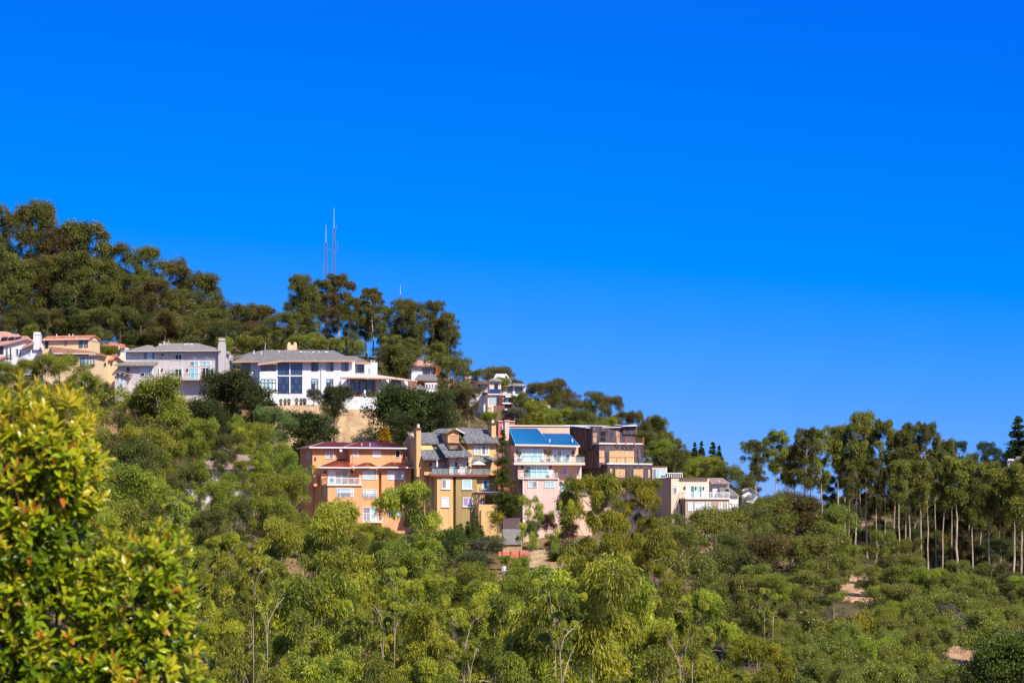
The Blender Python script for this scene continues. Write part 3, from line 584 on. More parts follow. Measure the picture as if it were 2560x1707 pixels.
h.wall(1180, 500, 1425, 800, 0, 8, 'white_wall_warm'); h.slab([(1165, 500, -1.2), (1432, 503, -1.2), (1400, 474, 4), (1200, 470, 4)], 'brown_trim', .3)
h.wall(1190, 446, 1282, 475, 2, 6, 'deck_blue', 'roof_deck_screen'); h.slab([(1282, 478, 0), (1372, 484, 0), (1340, 452, 3), (1282, 446, 3)], 'glass_grey', .1, 'roof_panel')
h.win(1285, 510, 1365, 606, 0, 3, g=['glass_navy', 'glass_pale', 'glass_cyan'], f='white_trim'); h.win(1378, 515, 1412, 600, 0, 2, g='glass_grey')
h.slab([(1340, 640, -2.2), (1440, 650, -2.2), (1440, 635, 0), (1350, 620, 0)], 'dark_trim', .25, 'porch_roof')
h = House('hill_house', 'cream house with blue deck screen and maroon side wing on the hilltop', Z3, (1480, 800), 560, 4)
h.wall(1432, 470, 1582, 600, 1, 8, 'cream_light'); h.slab([(1425, 470, .4), (1600, 478, .4), (1560, 455, 5), (1450, 452, 5)], 'shingle_taupe', .2)
h.wall(1408, 655, 1546, 1060, 0, 8, 'cream_light'); h.wall(1433, 588, 1580, 652, -.3, 0, 'deck_blue', 'deck_screen'); h.wall(1410, 648, 1582, 662, -.5, 8, 'white_trim', 'deck_edge')
h.win(1500, 525, 1538, 582, 1, 2, g='glass_dark', f='dark_trim'); h.win(1437, 708, 1530, 768, 0, 3, g='glass_cyan', f='white_trim'); h.rail(1415, 770, 1490, 800, -.8, 2, 'white_paint')
h.wall(1547, 668, 1732, 1060, -.6, 7, 'maroon_wall'); h.win(1610, 708, 1670, 765, -.6, 2, 1, g='glass_grey', f='white_trim'); h.slab([(1600, 772, -1.2), (1735, 772, -1.2), (1735, 764, -.6), (1600, 764, -.6)], 'white_paint', .15, 'ledge')
h.slab([(1630, 855, -1.2), (1735, 858, -1.2), (1735, 848, -.6), (1630, 846, -.6)], 'white_paint', .15, 'ledge'); h.slab([(1640, 682, -1.5), (1740, 690, -1.5), (1740, 680, -.6), (1640, 672, -.6)], 'white_paint', .15, 'ledge')
for i in range(5): h.wall(1486 + i * 29, 802, 1513 + i * 29, 1060, -2.5, -2.35, 'mauve_wall', 'fence_panel')
h = House('hill_house', 'white house with low brown roof and a cantilevered deck at the skyline', Z3, (1750, 690), 575, 8)
h.wall(1565, 535, 1735, 800, 0, 7, 'white_wall_warm'); h.wall(1735, 532, 1900, 800, -.4, 7, 'white_wall'); h.slab([(1555, 545, -1), (1735, 538, -1), (1690, 495, 4), (1590, 500, 4)], 'shingle_taupe', .2); h.slab([(1715, 535, -1.3), (1912, 542, -1.3), (1860, 512, 4), (1740, 508, 4)], 'shingle_grey', .2)
h.win(1678, 560, 1730, 612, 0, 2, g='glass_teal', f='brown_trim'); h.win(1772, 566, 1850, 640, -.4, 3, 2, g='glass_teal', f='dark_trim', rows=[1, 2.5])
h.slab([(1880, 728, -2), (2012, 728, -2), (2012, 718, 2), (1880, 716, 2)], 'white_paint', .25, 'deck'); h.rail(1905, 690, 2010, 722, -2, 5, 'grey_metal', t=.05); h.bar((1990, 728, 0), (1990, 800, 0), .2, 'brown_trim', name='post')
h = House('hill_house', 'white gabled house peeking over the hilltop roofs at the skyline', Z3, (1600, 500), 590, 14)
h.poly([(1600, 470), (1645, 392), (1712, 495), (1712, 640), (1600, 640)], 0, 5, 'white_wall'); h.slab([(1480, 455, -.5), (1605, 470, -.5), (1648, 388, -.5), (1515, 386, 4)], 'white_trim', .2); h.slab([(1648, 388, -.5), (1715, 492, -.5), (1715, 480, 3), (1648, 380, 3)], 'white_trim', .2)
h.wall(1490, 455, 1600, 640, .5, 5, 'white_wall'); h.win(1635, 430, 1665, 470, 0, g='glass_grey')
h = House('hill_house', 'tan house corner with flat roof left of the skyline shrub', Z3, (1150, 440), 600, 5)
h.wall(1108, 372, 1188, 600, 0, 6, 'cream_light'); h.slab([(1100, 374, -.5), (1195, 374, -.5), (1190, 362, 4), (1105, 358, 4)], 'cream_trim', .2)
h = House('hill_house', 'small grey roof almost hidden by trees above the blue metal roof', Z3, (2150, 840), 570, 10)
h.slab([(2085, 832, -.5), (2190, 835, -.5), (2215, 795, 3), (2110, 795, 3)], 'shingle_taupe', .2); h.poly([(2188, 838), (2215, 800), (2232, 838), (2232, 900), (2188, 900)], .2, 4, 'white_wall_warm'); h.wall(2095, 836, 2188, 900, .2, 4, 'white_wall_warm')

# --- orange house
ZG = (730, 1090, 6.818)
h = House('orange_house', 'orange stucco house with maroon metal hip roofs and glass balcony', ZG, (1200, 1300), 474, 19)
G_HOUSE = h; OW = 'orange_wall'
h.wall(350, 195, 1000, 1500, 3, 11, OW); h.wall(990, 200, 1890, 900, 1, 10, OW)
h.slab([(296, 186, 2.0), (900, 188, 2.0), (1000, 112, 7), (545, 98, 7)], 'metal_maroon', .18); h.slab([(72, 206, 11.8), (296, 186, 2.0), (545, 98, 7)], 'metal_red', .18)
r1 = h.slab([(872, 188, .1), (1985, 200, .1), (1650, 104, 5), (1170, 98, 5)], 'metal_maroon', .18); h.slab([(872, 188, .1), (1170, 98, 5), (1010, 116, 10)], 'metal_red', .18)
h.seams([(296, 184, 2.0), (880, 186, 2.0), (1000, 110, 7), (545, 96, 7)], 20, 'seam_red', r1); h.seams([(872, 186, .1), (1985, 198, .1), (1650, 102, 5), (1170, 96, 5)], 36, 'seam_red', r1)
h.bar((72, 212, 11.7), (296, 194, 1.9), .1, 'cream_trim', .2); h.bar((296, 194, 1.9), (880, 196, 1.9), .1, 'white_trim', .2); h.bar((872, 196, 0), (1985, 208, 0), .1, 'white_trim', .2); h.bar((876, 190, .05), (1170, 102, 4.95), .14, 'cream_trim', .12); h.bar((300, 188, 1.95), (545, 102, 6.9), .14, 'cream_trim', .12)
h.wall(500, 540, 1145, 850, -1, 3, OW); h.wall(1140, 555, 1482, 1500, -2.6, 3, OW); h.wall(1526, 545, 2032, 1500, -2.6, 8, OW); h.wall(1480, 560, 1530, 1500, -.8, 3, OW)
h.wall(608, 842, 1198, 1500, -4.2, 3, OW)
h.wall(372, 668, 450, 852, .2, 2.8, OW, 'bay_wall')
h.slab([(450, 522, -2.2), (1040, 530, -2.2), (1110, 478, 1), (905, 402, 3), (775, 402, 3)], 'metal_red', .16); h.slab([(1015, 524, -3.6), (1478, 522, -3.6), (1340, 462, 1.0), (1230, 458, 1.0)], 'metal_red', .16); r2 = h.slab([(1472, 520, -3.6), (2110, 527, -3.6), (1860, 455, 1), (1680, 448, 1)], 'metal_red', .16)
h.seams([(450, 520, -2.2), (1030, 528, -2.2), (900, 400, 3), (780, 400, 3)], 18, 'seam_red', r2); h.seams([(1472, 518, -3.6), (2110, 525, -3.6), (1860, 453, 1), (1680, 446, 1)], 18, 'seam_red', r2); h.seams([(1015, 522, -3.6), (1478, 520, -3.6), (1340, 460, 1), (1230, 456, 1)], 14, 'seam_red', r2)
h.bar((450, 532, -2.3), (1010, 540, -2.3), .1, 'white_trim', .18); h.bar((1015, 533, -3.7), (1478, 531, -3.7), .1, 'white_trim', .18); h.bar((1472, 530, -3.7), (2110, 536, -3.7), .1, 'white_trim', .18); h.bar((1020, 522, -3.5), (1235, 460, .9), .12, 'cream_trim', .1); h.bar((1476, 520, -3.5), (1684, 450, .9), .12, 'cream_trim', .1)
h.wall(1925, 412, 2035, 560, -.5, 1.6, OW, 'chimney'); MB().lathe([(.25, 0), (.25, .5), (.32, .5), (.32, .62)], 10, h.q(1955, 412, .5)).build('chimney_flue', 'cream_trim', h.e)
PW = ['glass_pale']
h.win(574, 244, 702, 378, 3, 2, g='glass_grey'); h.win(1044, 242, 1122, 352, 1, g='glass_white'); h.win(1376, 248, 1506, 352, 1, 2, g='glass_pale'); h.win(1768, 250, 1838, 356, 1, g='glass_grey')
h.win(624, 582, 962, 820, -1, 3, g=['glass_cyan', 'glass_grey', 'glass_cyan'], name='sliding_door'); h.win(1214, 590, 1436, 732, -2.6, 3, g=['glass_pale', 'glass_pale', 'glass_grey'], cols=[1, 2.5, 1]); h.win(1630, 592, 1912, 736, -2.6, 3, g=PW, cols=[1, 3.6, 1.1])
h.win(766, 895, 1042, 1030, -4.2, 3, 2, g=['glass_grey', 'glass_grey', 'glass_grey', 'glass_pale', 'glass_white', 'glass_pale'], cols=[1, 3.4, .9], rows=[1, 1]); h.win(1214, 915, 1432, 1045, -2.6, 3, g=['glass_pale', 'glass_white', 'glass_pale'], cols=[1, 2.5, 1])
h.win(1640, 915, 1905, 1045, -2.6, 3, g=PW, cols=[1, 3.6, 1.1]); h.win(822, 1195, 1048, 1330, -4.2, 3, g='glass_white', cols=[1, 3, 1]); h.win(1216, 1215, 1436, 1440, -2.6, 2, g='glass_pale', name='sliding_door'); h.win(1625, 1215, 1905, 1350, -2.6, 3, g='glass_pale', cols=[1, 3.4, 1])
u0 = h.q(350, 600, 3).x
for (x0, y0, x1, y1) in ((255, 250, 300, 385), (250, 600, 298, 715)): h.win(x0, y0, x1, y1, 0, 1, 1, g='glass_grey', side=u0)
ul = h.q(608, 900, -4.2).x
for (x0, y0, x1, y1) in ((395, 915, 412, 1000), (470, 900, 492, 1025), (563, 892, 588, 1020)): h.win(x0, y0, x1, y1, 0, 1, 1, g='glass_grey', side=ul, fw=.05)
h.wall(596, 826, 1204, 842, -4.5, -1, 'cream_trim', 'balcony_floor'); h.rail(612, 712, 1172, 826, -4.3, 5, 'white_trim', gl='clear_glass', t=.09); h.rail(515, 722, 612, 826, -1.2, 3, 'dark_trim', bal=6, t=.08, y1t=712, y1b=826, w1=-4.3)
h.wall(1200, 1440, 1545, 1475, -4, -2.6, 'cream_trim', 'balcony_floor'); h.rail(1200, 1310, 1545, 1440, -4, 5, 'white_trim', bal=14, t=.07); h.rail(1204, 990, 1440, 1048, -3.0, 3, 'dark_trim', bal=8, t=.05)
a = h.q(842, 245, 2.2)
dish = MB().lathe([(.42, 0.0), (.36, .07), (.22, .14), (.05, .17)], 14).build('satellite_dish', 'white_paint', h.e)
dish.location = a; dish.rotation_euler = (R(70), 0, R(25)); h.bar((842, 245, 2.3), (842, 262, 3.0), .06, 'grey_metal', name='dish_arm')
for x, y, w in ((395, 385, 3), (562, 610, -1), (1020, 605, -1)): sconce(h, x, y, w, 0)
h.bar((1035, 205, .9), (1035, 480, .9), .08, OW, name='downpipe'); h.bar((1880, 210, .9), (1880, 500, .9), .08, OW, name='downpipe')
vents(h, [(1187, 165), (1328, 165)], 1.5)

# --- ochre house
ZH = (1000, 1040, 8.4)
h = House('ochre_house', 'tall ochre stucco house with slate shingle roofs, dormer and two chimneys', ZH, (1300, 1240), 471, 19)
H_HOUSE = h; YW = 'ochre_wall'; SL = 'shingle_slate'
def B(x, y): return (x * 8.4 / 7.838 + 60 * 8.4, y * 8.4 / 7.838 + 140 * 8.4)     # readings from the lower enlarged view
def bw(x0, y0, x1, y1, *a, **k): return h.wall(*B(x0, y0), *B(x1, y1), *a, **k)
h.wall(1420, 560, 2020, 1250, 0, 9, YW); h.wall(440, 565, 1425, 1250, 3.2, 9.5, YW)
h.slab([(1385, 545, -1), (2088, 545, -1), (1880, 262, 5), (1180, 242, 5)], SL, .22); h.slab([(1880, 262, 5), (2088, 545, -1), (2150, 520, 10)], SL, .22)
h.slab([(430, 560, 2.4), (1045, 560, 2.4), (810, 340, 6), (430, 345, 6)], SL, .22); h.slab([(630, 350, 6), (1010, 360, 4.5), (1165, 250, 5.5), (800, 262, 8)], SL, .22)
h.slab([(205, 440, 7.0), (430, 440, 7.0), (430, 338, 10), (148, 338, 10)], SL, .22)
h.wall(510, 895, 2045, 1240, 0.3, 9, YW)
gl = h.q(510, 1240, .3).x; zt = h.q(510, 895, .3).z; zr = h.q(430, 360, 6).z
MB().prism([(gl + .02, .4, zt), (gl + .02, 12, zt), (gl + .02, 12, zr - 1.5), (gl + .02, 8.5, zr), (gl + .02, 3.2, zt + 2.8)], (2.0, 0, 0)).build('side_wall', YW, h.e)
h.wall(510, 1239, 640, 2400, .3, 9, YW)
# dormer
h.wall(1005, 360, 1222, 560, .6, 4, YW, 'dormer_wall'); h.poly([(1005, 362), (1160, 268), (1222, 330), (1222, 362)], .6, 4, YW, 'dormer_gable')
h.slab([(965, 358, .1), (1162, 256, .1), (1162, 246, 5), (800, 350, 4.6)], SL, .16); h.slab([(1162, 256, .1), (1360, 360, .1), (1400, 345, 4.6), (1162, 246, 5)], SL, .16)
h.bar((968, 362, .02), (1160, 260, .02), .1, 'brown_trim', .2); h.bar((1164, 260, .02), (1358, 364, .02), .1, 'cream_trim', .2)
h.win(1062, 408, 1214, 548, .6, g='blind_tan', f=YW, fw=.1)
# lower roofs
h.slab([(485, 890, -1.6), (1035, 893, -1.6), (765, 640, 3.1), (440, 640, 3.1), (374, 738, 1.4)], SL, .22)
r_ = h.slab([(950, 830, -4), (1550, 830, -4), (1405, 715, -1.8), (1232, 558, 1.5), (778, 582, 1.5)], SL, .24); h.slab([(1500, 945, -1.6), (2012, 945, -1.6), (1955, 860, -.05), (1560, 850, -.05)], SL, .2)
for i in range(2):
    for j in range(2):
        def P(a, b):
            x = 930 + a * 300 + b * 100; y = 578 + b * 138; return (x - 0, y, 1.25 - b * 3.0)
        q0, q1, q2, q3 = P(i * .5 + .02, j * .5 + .48), P(i * .5 + .48, j * .5 + .48), P(i * .5 + .48, j * .5 + .02), P(i * .5 + .02, j * .5 + .02)
        o_ = h.slab([q0, q1, q2, q3], 'solar_brown', .1, 'skylight_panel', r_); o_.location.z += .16; o_.location.y -= .1
h.wall(1035, 830, 1500, 1240, -2.4, 0.25, YW, 'bay_wall'); h.wall(1040, 945, 1500, 965, -2.5, -2.4, 'cream_trim', 'cornice')
# chimneys
h.wall(345, 262, 440, 1090, -.4, 1.1, YW, 'chimney'); h.wall(318, 242, 455, 262, -.7, 1.4, 'brown_trim', 'chimney_cap'); MB().lathe([(.25, 0), (.25, .55)], 10, h.q(382, 242, .3)).build('chimney_pot', 'cream_trim', h.e); h.wall(350, 1090, 412, 1270, -.4, .9, YW, 'chimney_base')
h.wall(1925, 158, 2016, 500, 1.2, 3.4, YW, 'chimney'); h.wall(1905, 140, 2032, 158, .9, 3.7, 'brown_trim', 'chimney_cap'); MB().lathe([(.25, 0), (.25, .45)], 10, h.q(1945, 140, 2)).build('chimney_pot', 'cream_trim', h.e)
# windows
h.win(1562, 628, 1702, 800, 0, 2, g=['glass_pale', 'glass_white'], fw=.1); h.win(1722, 628, 1862, 800, 0, 2, g=['glass_grey', 'glass_white'], fw=.1, sill=True); h.wall(1545, 806, 1885, 822, -.15, 0, YW, 'sill')
h.win(668, 978, 815, 1215, .3, 2, g=['glass_white', 'glass_pale'], name='sliding_door'); h.win(835, 978, 985, 1215, .3, 1, g='glass_white'); h.win(1062, 985, 1156, 1222, -2.4, 1, g='glass_pale', name='door')
h.win(1052, 872, 1160, 932, -2.4, g='glass_lilac', f='cream_trim'); h.win(1230, 880, 1386, 932, -2.4, g='glass_blue', f='cream_trim'); h.win(1436, 885, 1476, 935, -2.4, g='glass_grey', f='cream_trim')
h.win(1228, 990, 1388, 1220, -2.4, 2, g='glass_white', f='cream_trim', fw=.14, name='door'); h.win(1434, 990, 1476, 1140, -2.4, g='glass_pale', f='cream_trim'); h.win(1524, 1005, 1812, 1232, .3, 3, g=['glass_navy', 'glass_grey', 'glass_grey'], name='sliding_door'); h.win(1962, 1005, 1990, 1170, .3, 1, 2, g='glass_grey', sill=True)
for x, y, w in ((640, 1010, .3), (1170, 1005, -2.4), (1420, 1005, -2.4), (1848, 1020, .3)): sconce(h, x, y, w, 0)
# deck and rail
h.wall(640, 1238, 2048, 1262, -3.4, .3, 'red_trim', 'deck'); h.rail(668, 1092, 1130, 1238, -3.3, 4, 'dark_trim', gl='clear_glass', t=.06); h.rail(1130, 1092, 1888, 1238, -3.3, 6, 'dark_trim', gl='clear_glass', t=.06, y1t=1100, y1b=1240)
h.slab([(2020, 905, -.6), (2195, 905, -.6), (2195, 880, 2), (2020, 875, 2)], YW, .25, 'balcony_floor'); h.rail(2024, 748, 2180, 880, -.5, 2, 'grey_metal', bal=12, t=.06)
# lower storeys
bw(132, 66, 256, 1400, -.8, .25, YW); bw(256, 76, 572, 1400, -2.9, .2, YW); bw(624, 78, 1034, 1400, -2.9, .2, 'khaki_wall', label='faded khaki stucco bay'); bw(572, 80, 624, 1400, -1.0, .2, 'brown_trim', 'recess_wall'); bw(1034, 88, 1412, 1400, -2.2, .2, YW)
def bwin(x0, y0, x1, y1, w, **k): return h.win(*B(x0, y0), *B(x1, y1), w, **k)
bwin(356, 152, 500, 312, -2.9, nx=2, g=['glass_grey', 'glass_white'], fw=.1, sill=True); bwin(756, 156, 925, 314, -2.9, g='glass_white', fw=.1, sill=True); bwin(1138, 165, 1266, 318, -2.2, nx=3, g=['glass_white', 'glass_teal', 'glass_grey'], fw=.1, sill=True, cols=[1, 3, 1.2])
bwin(352, 502, 470, 660, -2.9, g='glass_white', fw=.1, sill=True); bwin(772, 506, 946, 656, -2.9, nx=2, g='glass_lilac', fw=.1, sill=True)
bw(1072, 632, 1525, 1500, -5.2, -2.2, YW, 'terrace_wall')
bwin(1098, 515, 1186, 622, -2.2, nx=2, g=['glass_navy', 'glass_grey'])
pm = MB(); t0 = h.q(*B(1022, 385), -5.0); t1 = h.q(*B(1552, 385), -5.0); dz = Vector((0, 0, 0))
h.wall(*B(1022, 380), *B(1552, 392), -5.3, -5.1, 'grey_metal', 'pergola_fascia')
for i in range(15):
    k = t0.lerp(t1, (i + .5) / 15); MB().box(k.x - .05, k.x + .05, -5.5, -2.3, t0.z - .35, t0.z - .1).build('rafter', 'purple_wood', h.e)
h.wall(*B(1040, 400), *B(1535, 440), -5.05, -4.9, 'purple_wood', 'pergola_beam')
for x in (1075, 1505): a = h.q(*B(x, 630), -5.0); b = h.q(*B(x, 440), -5.0); MB().box(a.x - .1, a.x + .1, -5.1, -4.9, a.z, b.z).build('pergola_post', 'purple_wood', h.e)
tm = MB(); a = h.q(*B(1205, 622), -2.6); b = h.q(*B(1350, 450), -2.6)
for i in range(8): k = i / 7; tm.box(a.x + (b.x - a.x) * k - .04, a.x + (b.x - a.x) * k + .04, -2.62, -2.58, a.z, b.z); tm.box(a.x, b.x, -2.66, -2.62, a.z + (b.z - a.z) * k - .04, a.z + (b.z - a.z) * k + .04)
tm.build('trellis', 'brown_trim', h.e)
bw(1400, 632, 1650, 655, -4.8, -1.5, 'red_wood', 'side_deck'); h.rail(*B(1520, 530), *B(1650, 632), -4.7, 2, 'red_wood', bal=9, t=.08); h.rail(*B(1365, 600), *B(1500, 632), -4.7, 2, 'red_wood', bal=8, t=.08, y1t=B(0, 535)[1], y1b=B(0, 632)[1])
a = h.q(*B(1608, 655), -4.4); b = h.q(*B(1608, 1000), -4.4); MB().box(a.x - .06, a.x + .06, -4.5, -4.3, b.z, a.z).build('post', 'brown_trim', h.e)
a = h.q(*B(1110, 745), -5.4); b = h.q(*B(1110, 1140), -5.4); MB().tube([b, a], [.08, .08]).build('vent_pipe', 'brown_trim', h.e)

# fence and breeze-block wall right of the ochre house
ZF = (1060, 1180, 7.838)
f_ = House('wooden_fence', 'purple-brown board fence between the ochre and pink houses', ZF, (1700, 1105), 464, 8, 'fence')
for i in range(14): f_.wall(1546 + i * 24.3, 902 - (i % 3) * 3, 1568.5 + i * 24.3, 1140, 0, .06, 'purple_wood', 'board')
f_.wall(1540, 930, 1890, 942, .06, .14, 'brown_trim', 'rail'); f_.wall(1540, 1060, 1890, 1072, .06, .14, 'brown_trim', 'rail')
f_ = House('breeze_block_wall', 'pale grey pierced breeze-block retaining wall below the board fence', ZF, (1730, 1400), 462.5, 8, 'wall')
f_.wall(1540, 1115, 1920, 1480, .35, .8, 'bank_earth', 'backing')
for j in range(13):
    for i in range(17):
        x = 1542 + i * 22.4 + (j % 2) * 11; y = 1116 + j * 23; f_.wall(x, y, x + 13.5, y + 20.5, 0, .3, 'breeze_block', 'block')
    f_.wall(1542, 1116 + j * 23 + 20.5, 1925, 1116 + j * 23 + 23, .04, .3, 'breeze_block', 'course')
f_ = House('low_wall', 'low salmon red garden wall with dark posts on the slope below the fence', (1180, 1200, 3.093), (300, 590), 453, 6, 'wall')
f_.wall(205, 552, 440, 600, 0, .5, 'salmon_wall', 'masonry')
for x in (235, 300, 370): a = f_.q(x, 600, -.1); b = f_.q(x, 540, -.1); MB().bar(a, b, .1).build('post', 'brown_trim', f_.e)
for i, (x, y) in enumerate(((262, 590), (300, 600), (240, 598))):
    a = f_.world(f_.q(x, y, -1.0)); a.z = gz(a.x, a.y)
    m = MB(); m.lathe([(.30, 0), (.42, .25), (.36, .6), (.15, .8)], 7, (0, 0, 0)); o = m.build('boulder', 'white_wall_warm'); o.location = a; o.rotation_euler = (.2, .1, i); o.scale = (1 + .4 * i, 1, .8 + .4 * i)
    tag(o, ['pale boulder in the middle of three below the salmon wall', 'largest pale boulder at the right below the salmon wall', 'small pale boulder at the left below the salmon wall'][i], 'boulder', 'boulders below the salmon wall')

# --- pink house with blue roof
ZI = (1220, 1030, 4.611)
h = House('pink_house', 'pink stucco house with bright blue metal roofs and stacked glass balconies', ZI, (700, 1300), 474, 11)
I_HOUSE = h; PK = 'pink_wall'; PE = 'peach_wall'
h.wall(300, 380, 706, 800, 0, 9, PK); h.wall(706, 385, 1040, 800, .25, 9, PE)
h.wall(240, 160, 942, 420, 4.6, 9, PE, 'parapet_wall'); h.wall(236, 152, 946, 162, 4.4, 9, 'cream_trim', 'coping')
r1 = h.slab([(312, 368, -1), (722, 374, -1), (572, 192, 4.5), (240, 188, 4.5)], 'metal_blue', .2); r2 = h.slab([(712, 375, -1), (1060, 384, -1), (936, 250, 4.5), (615, 248, 4.5)], 'metal_blue', .2)
h.seams([(312, 366, -1), (722, 372, -1), (572, 190, 4.5), (240, 186, 4.5)], 19, 'seam_blue', r1, .11); h.seams([(712, 373, -1), (1060, 382, -1), (936, 248, 4.5), (615, 246, 4.5)], 17, 'seam_blue', r2, .11)
h.bar((310, 378, -1.1), (722, 384, -1.1), .1, 'cream_trim', .28); h.bar((714, 386, -1.1), (1060, 394, -1.1), .1, 'cream_trim', .28); h.bar((570, 197, 4.4), (716, 378, -1.05), .07, 'seam_blue', .08)
MB().lathe([(.12, 0), (.12, .4), (.2, .42), (.2, .5)], 8, h.q(710, 345, -.3)).build('roof_vent', 'white_paint', h.e); MB().lathe([(.12, 0), (.12, .4), (.2, .42), (.2, .5)], 8, h.q(970, 345, 0)).build('roof_vent', 'white_paint', h.e)
h.wall(345, 600, 762, 800, -1.6, 0, PK); h.wall(762, 605, 1078, 1300, -.02, 9, PE); h.wall(405, 768, 822, 1420, -3.2, 6, PK); h.wall(822, 945, 1196, 1450, -2.6, 6, PE); h.wall(345, 760, 405, 1420, -1.2, 6, PK)
GC = ['glass_cyan']
def slider(x0, y0, x1, y1, w, n=4): return h.win(x0, y0, x1, y1, w, n, g=['glass_cyan', 'glass_pale', 'glass_cyan', 'glass_cyan'], fw=.09, name='sliding_door')
slider(373, 432, 630, 572, 0); slider(748, 440, 946, 574, .25); slider(428, 626, 688, 750, -1.6); slider(824, 820, 988, 938, -.02, 3)
h.win(857, 630, 920, 716, -.02, g='glass_lilac'); h.win(1018, 628, 1058, 718, -.02, 1, 2, g='glass_grey'); h.win(464, 800, 564, 865, -3.2, 2, g='glass_pale'); h.win(662, 800, 764, 868, -3.2, 2, g='glass_pale'); h.wall(512, 1080, 529, 1106, -3.24, -3.2, 'brown_trim', 'vent_grille')
h.wall(298, 578, 1118, 606, -2.4, 0, 'cream_trim', 'balcony_floor'); h.rail(300, 511, 1116, 578, -2.3, 8, 'dark_trim', gl='clear_glass', t=.06)
h.wall(350, 757, 818, 770, -3.5, -1.6, 'cream_trim', 'balcony_floor'); h.rail(358, 688, 814, 757, -3.4, 7, 'dark_trim', gl='clear_glass', t=.06)
h.wall(818, 938, 1150, 950, -3.0, 0, 'cream_trim', 'balcony_floor'); h.rail(830, 872, 1145, 938, -2.9, 5, 'grey_metal', gl='clear_glass', t=.05)
for x, y, w in ((338, 455, 0), (660, 458, 0), (712, 462, .25), (980, 465, .25), (395, 632, -1.6), (722, 630, -1.6), (1020, 825, -.02)): sconce(h, x, y, w, 0)
h.bar((404, 775, -3.3), (404, 1340, -3.3), .1, 'white_paint', name='downpipe')
h.wall(195, 100, 242, 330, 3, 4.5, PK, 'chimney'); h.wall(190, 92, 247, 101, 2.8, 4.7, 'cream_trim', 'chimney_cap')
h2 = House('small_house', 'salmon red house corner behind the pink house chimney', ZI, (200, 200), 500, 7)
h2.wall(118, 108, 308, 420, 0, 6, 'salmon_wall'); h2.wall(114, 100, 312, 109, -.2, 6, 'cream_trim', 'coping'); h2.win(140, 158, 165, 200, 0, g='glass_dark')

# --- unfinished dark wooden house
h = House('unfinished_house', 'unfinished dark weathered wooden house with plywood boarded openings', ZI, (1500, 770), 480, 24)
J_HOUSE = h; CW = 'charred_wood'
h.wall(1200, 165, 1560, 420, 0, 9.5, CW); h.wall(1560, 150, 1716, 255, -.3, 6, CW); h.wall(1560, 250, 1690, 420, 0, 6, CW)
h.wall(1150, 175, 1204, 435, 1.5, 9.8, CW, 'side_box'); 
h.wall(1280, 366, 1790, 640, -1.8, 8, CW); h.wall(1380, 600, 1892, 1250, -3.6, 8, CW)
h.slab([(1130, 176, .6), (1560, 170, -.8), (1560, 158, 9), (848, 146, 10.4)], 'white_trim', .1, 'roof_sheet'); h.slab([(1545, 156, -1), (1722, 154, -1), (1690, 142, 5), (1450, 148, 5)], 'white_trim', .1, 'roof_sheet'); h.slab([(1520, 142, 2), (1615, 142, 2), (1567, 118, 3.5)], 'deck_blue', .08, 'tarpaulin')
h.wall(1272, 358, 1792, 368, -2.0, 0, 'white_wall_warm', 'membrane_edge'); h.wall(1372, 590, 1895, 602, -3.8, -1.8, 'white_wall_warm', 'membrane_edge')
def ply(x0, y0, x1, y1, w, n=1, mat='plywood'):
    for i in range(n): h.wall(x0 + (x1 - x0) * i / n + .8, y0 + (i % 2) * 2, x0 + (x1 - x0) * (i + 1) / n - .8, y1, w - .05 - .01 * (i % 2), w, mat, 'plywood_sheet')
ply(1283, 442, 1342, 580, -1.8); ply(1398, 448, 1462, 590, -1.8); ply(1463, 442, 1575, 592, -1.8, 2); ply(1577, 446, 1684, 592, -1.8, 2)
ply(1406, 650, 1434, 748, -3.6); ply(1467, 655, 1580, 752, -3.6, 2); ply(1678, 655, 1790, 754, -3.6, 3); ply(1845, 660, 1870, 756, -3.6); ply(1845, 858, 1870, 930, -3.6); ply(1490, 848, 1592, 940, -3.6, 2); ply(1211, 238, 1256, 350, 0, 1, 'plywood_grey'); ply(1474, 208, 1520, 355, 0, 1, 'plywood_grey'); ply(1360, 172, 1470, 340, 0, 2, 'charred_wood'); ply(1340, 1100, 1420, 1250, -3.6, 1, 'plywood_grey')
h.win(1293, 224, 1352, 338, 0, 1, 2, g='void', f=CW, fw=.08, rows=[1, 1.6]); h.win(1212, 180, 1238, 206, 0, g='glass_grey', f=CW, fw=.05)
h.rail(1205, 280, 1560, 352, -1.7, 4, CW, t=.1); h.rail(1280, 522, 1690, 598, -3.5, 4, CW, t=.1); h.rail(1690, 330, 1795, 362, -1.7, 1, CW, t=.1)
for x in (1477, 1586, 1686, 1787): a = h.q(x, 385, -1.95); b = h.q(x, 288, -1.95); MB().box(a.x - .1, a.x + .1, -2.05, -1.85, a.z, b.z).build('steel_post', 'rust', h.e)
for x, y0, y1 in ((1270, 275, 366), (1376, 515, 602), (1733, 525, 605), (1888, 535, 602)): a = h.q(x, y1, -3.7); b = h.q(x, y0, -3.7); MB().box(a.x - .08, a.x + .08, -3.8, -3.65, a.z, b.z).build('post', CW, h.e)
uL = h.q(1200, 400, 0).x; h.wall(1190, 430, 1212, 1250, 3, 9.5, CW, 'side_wall')

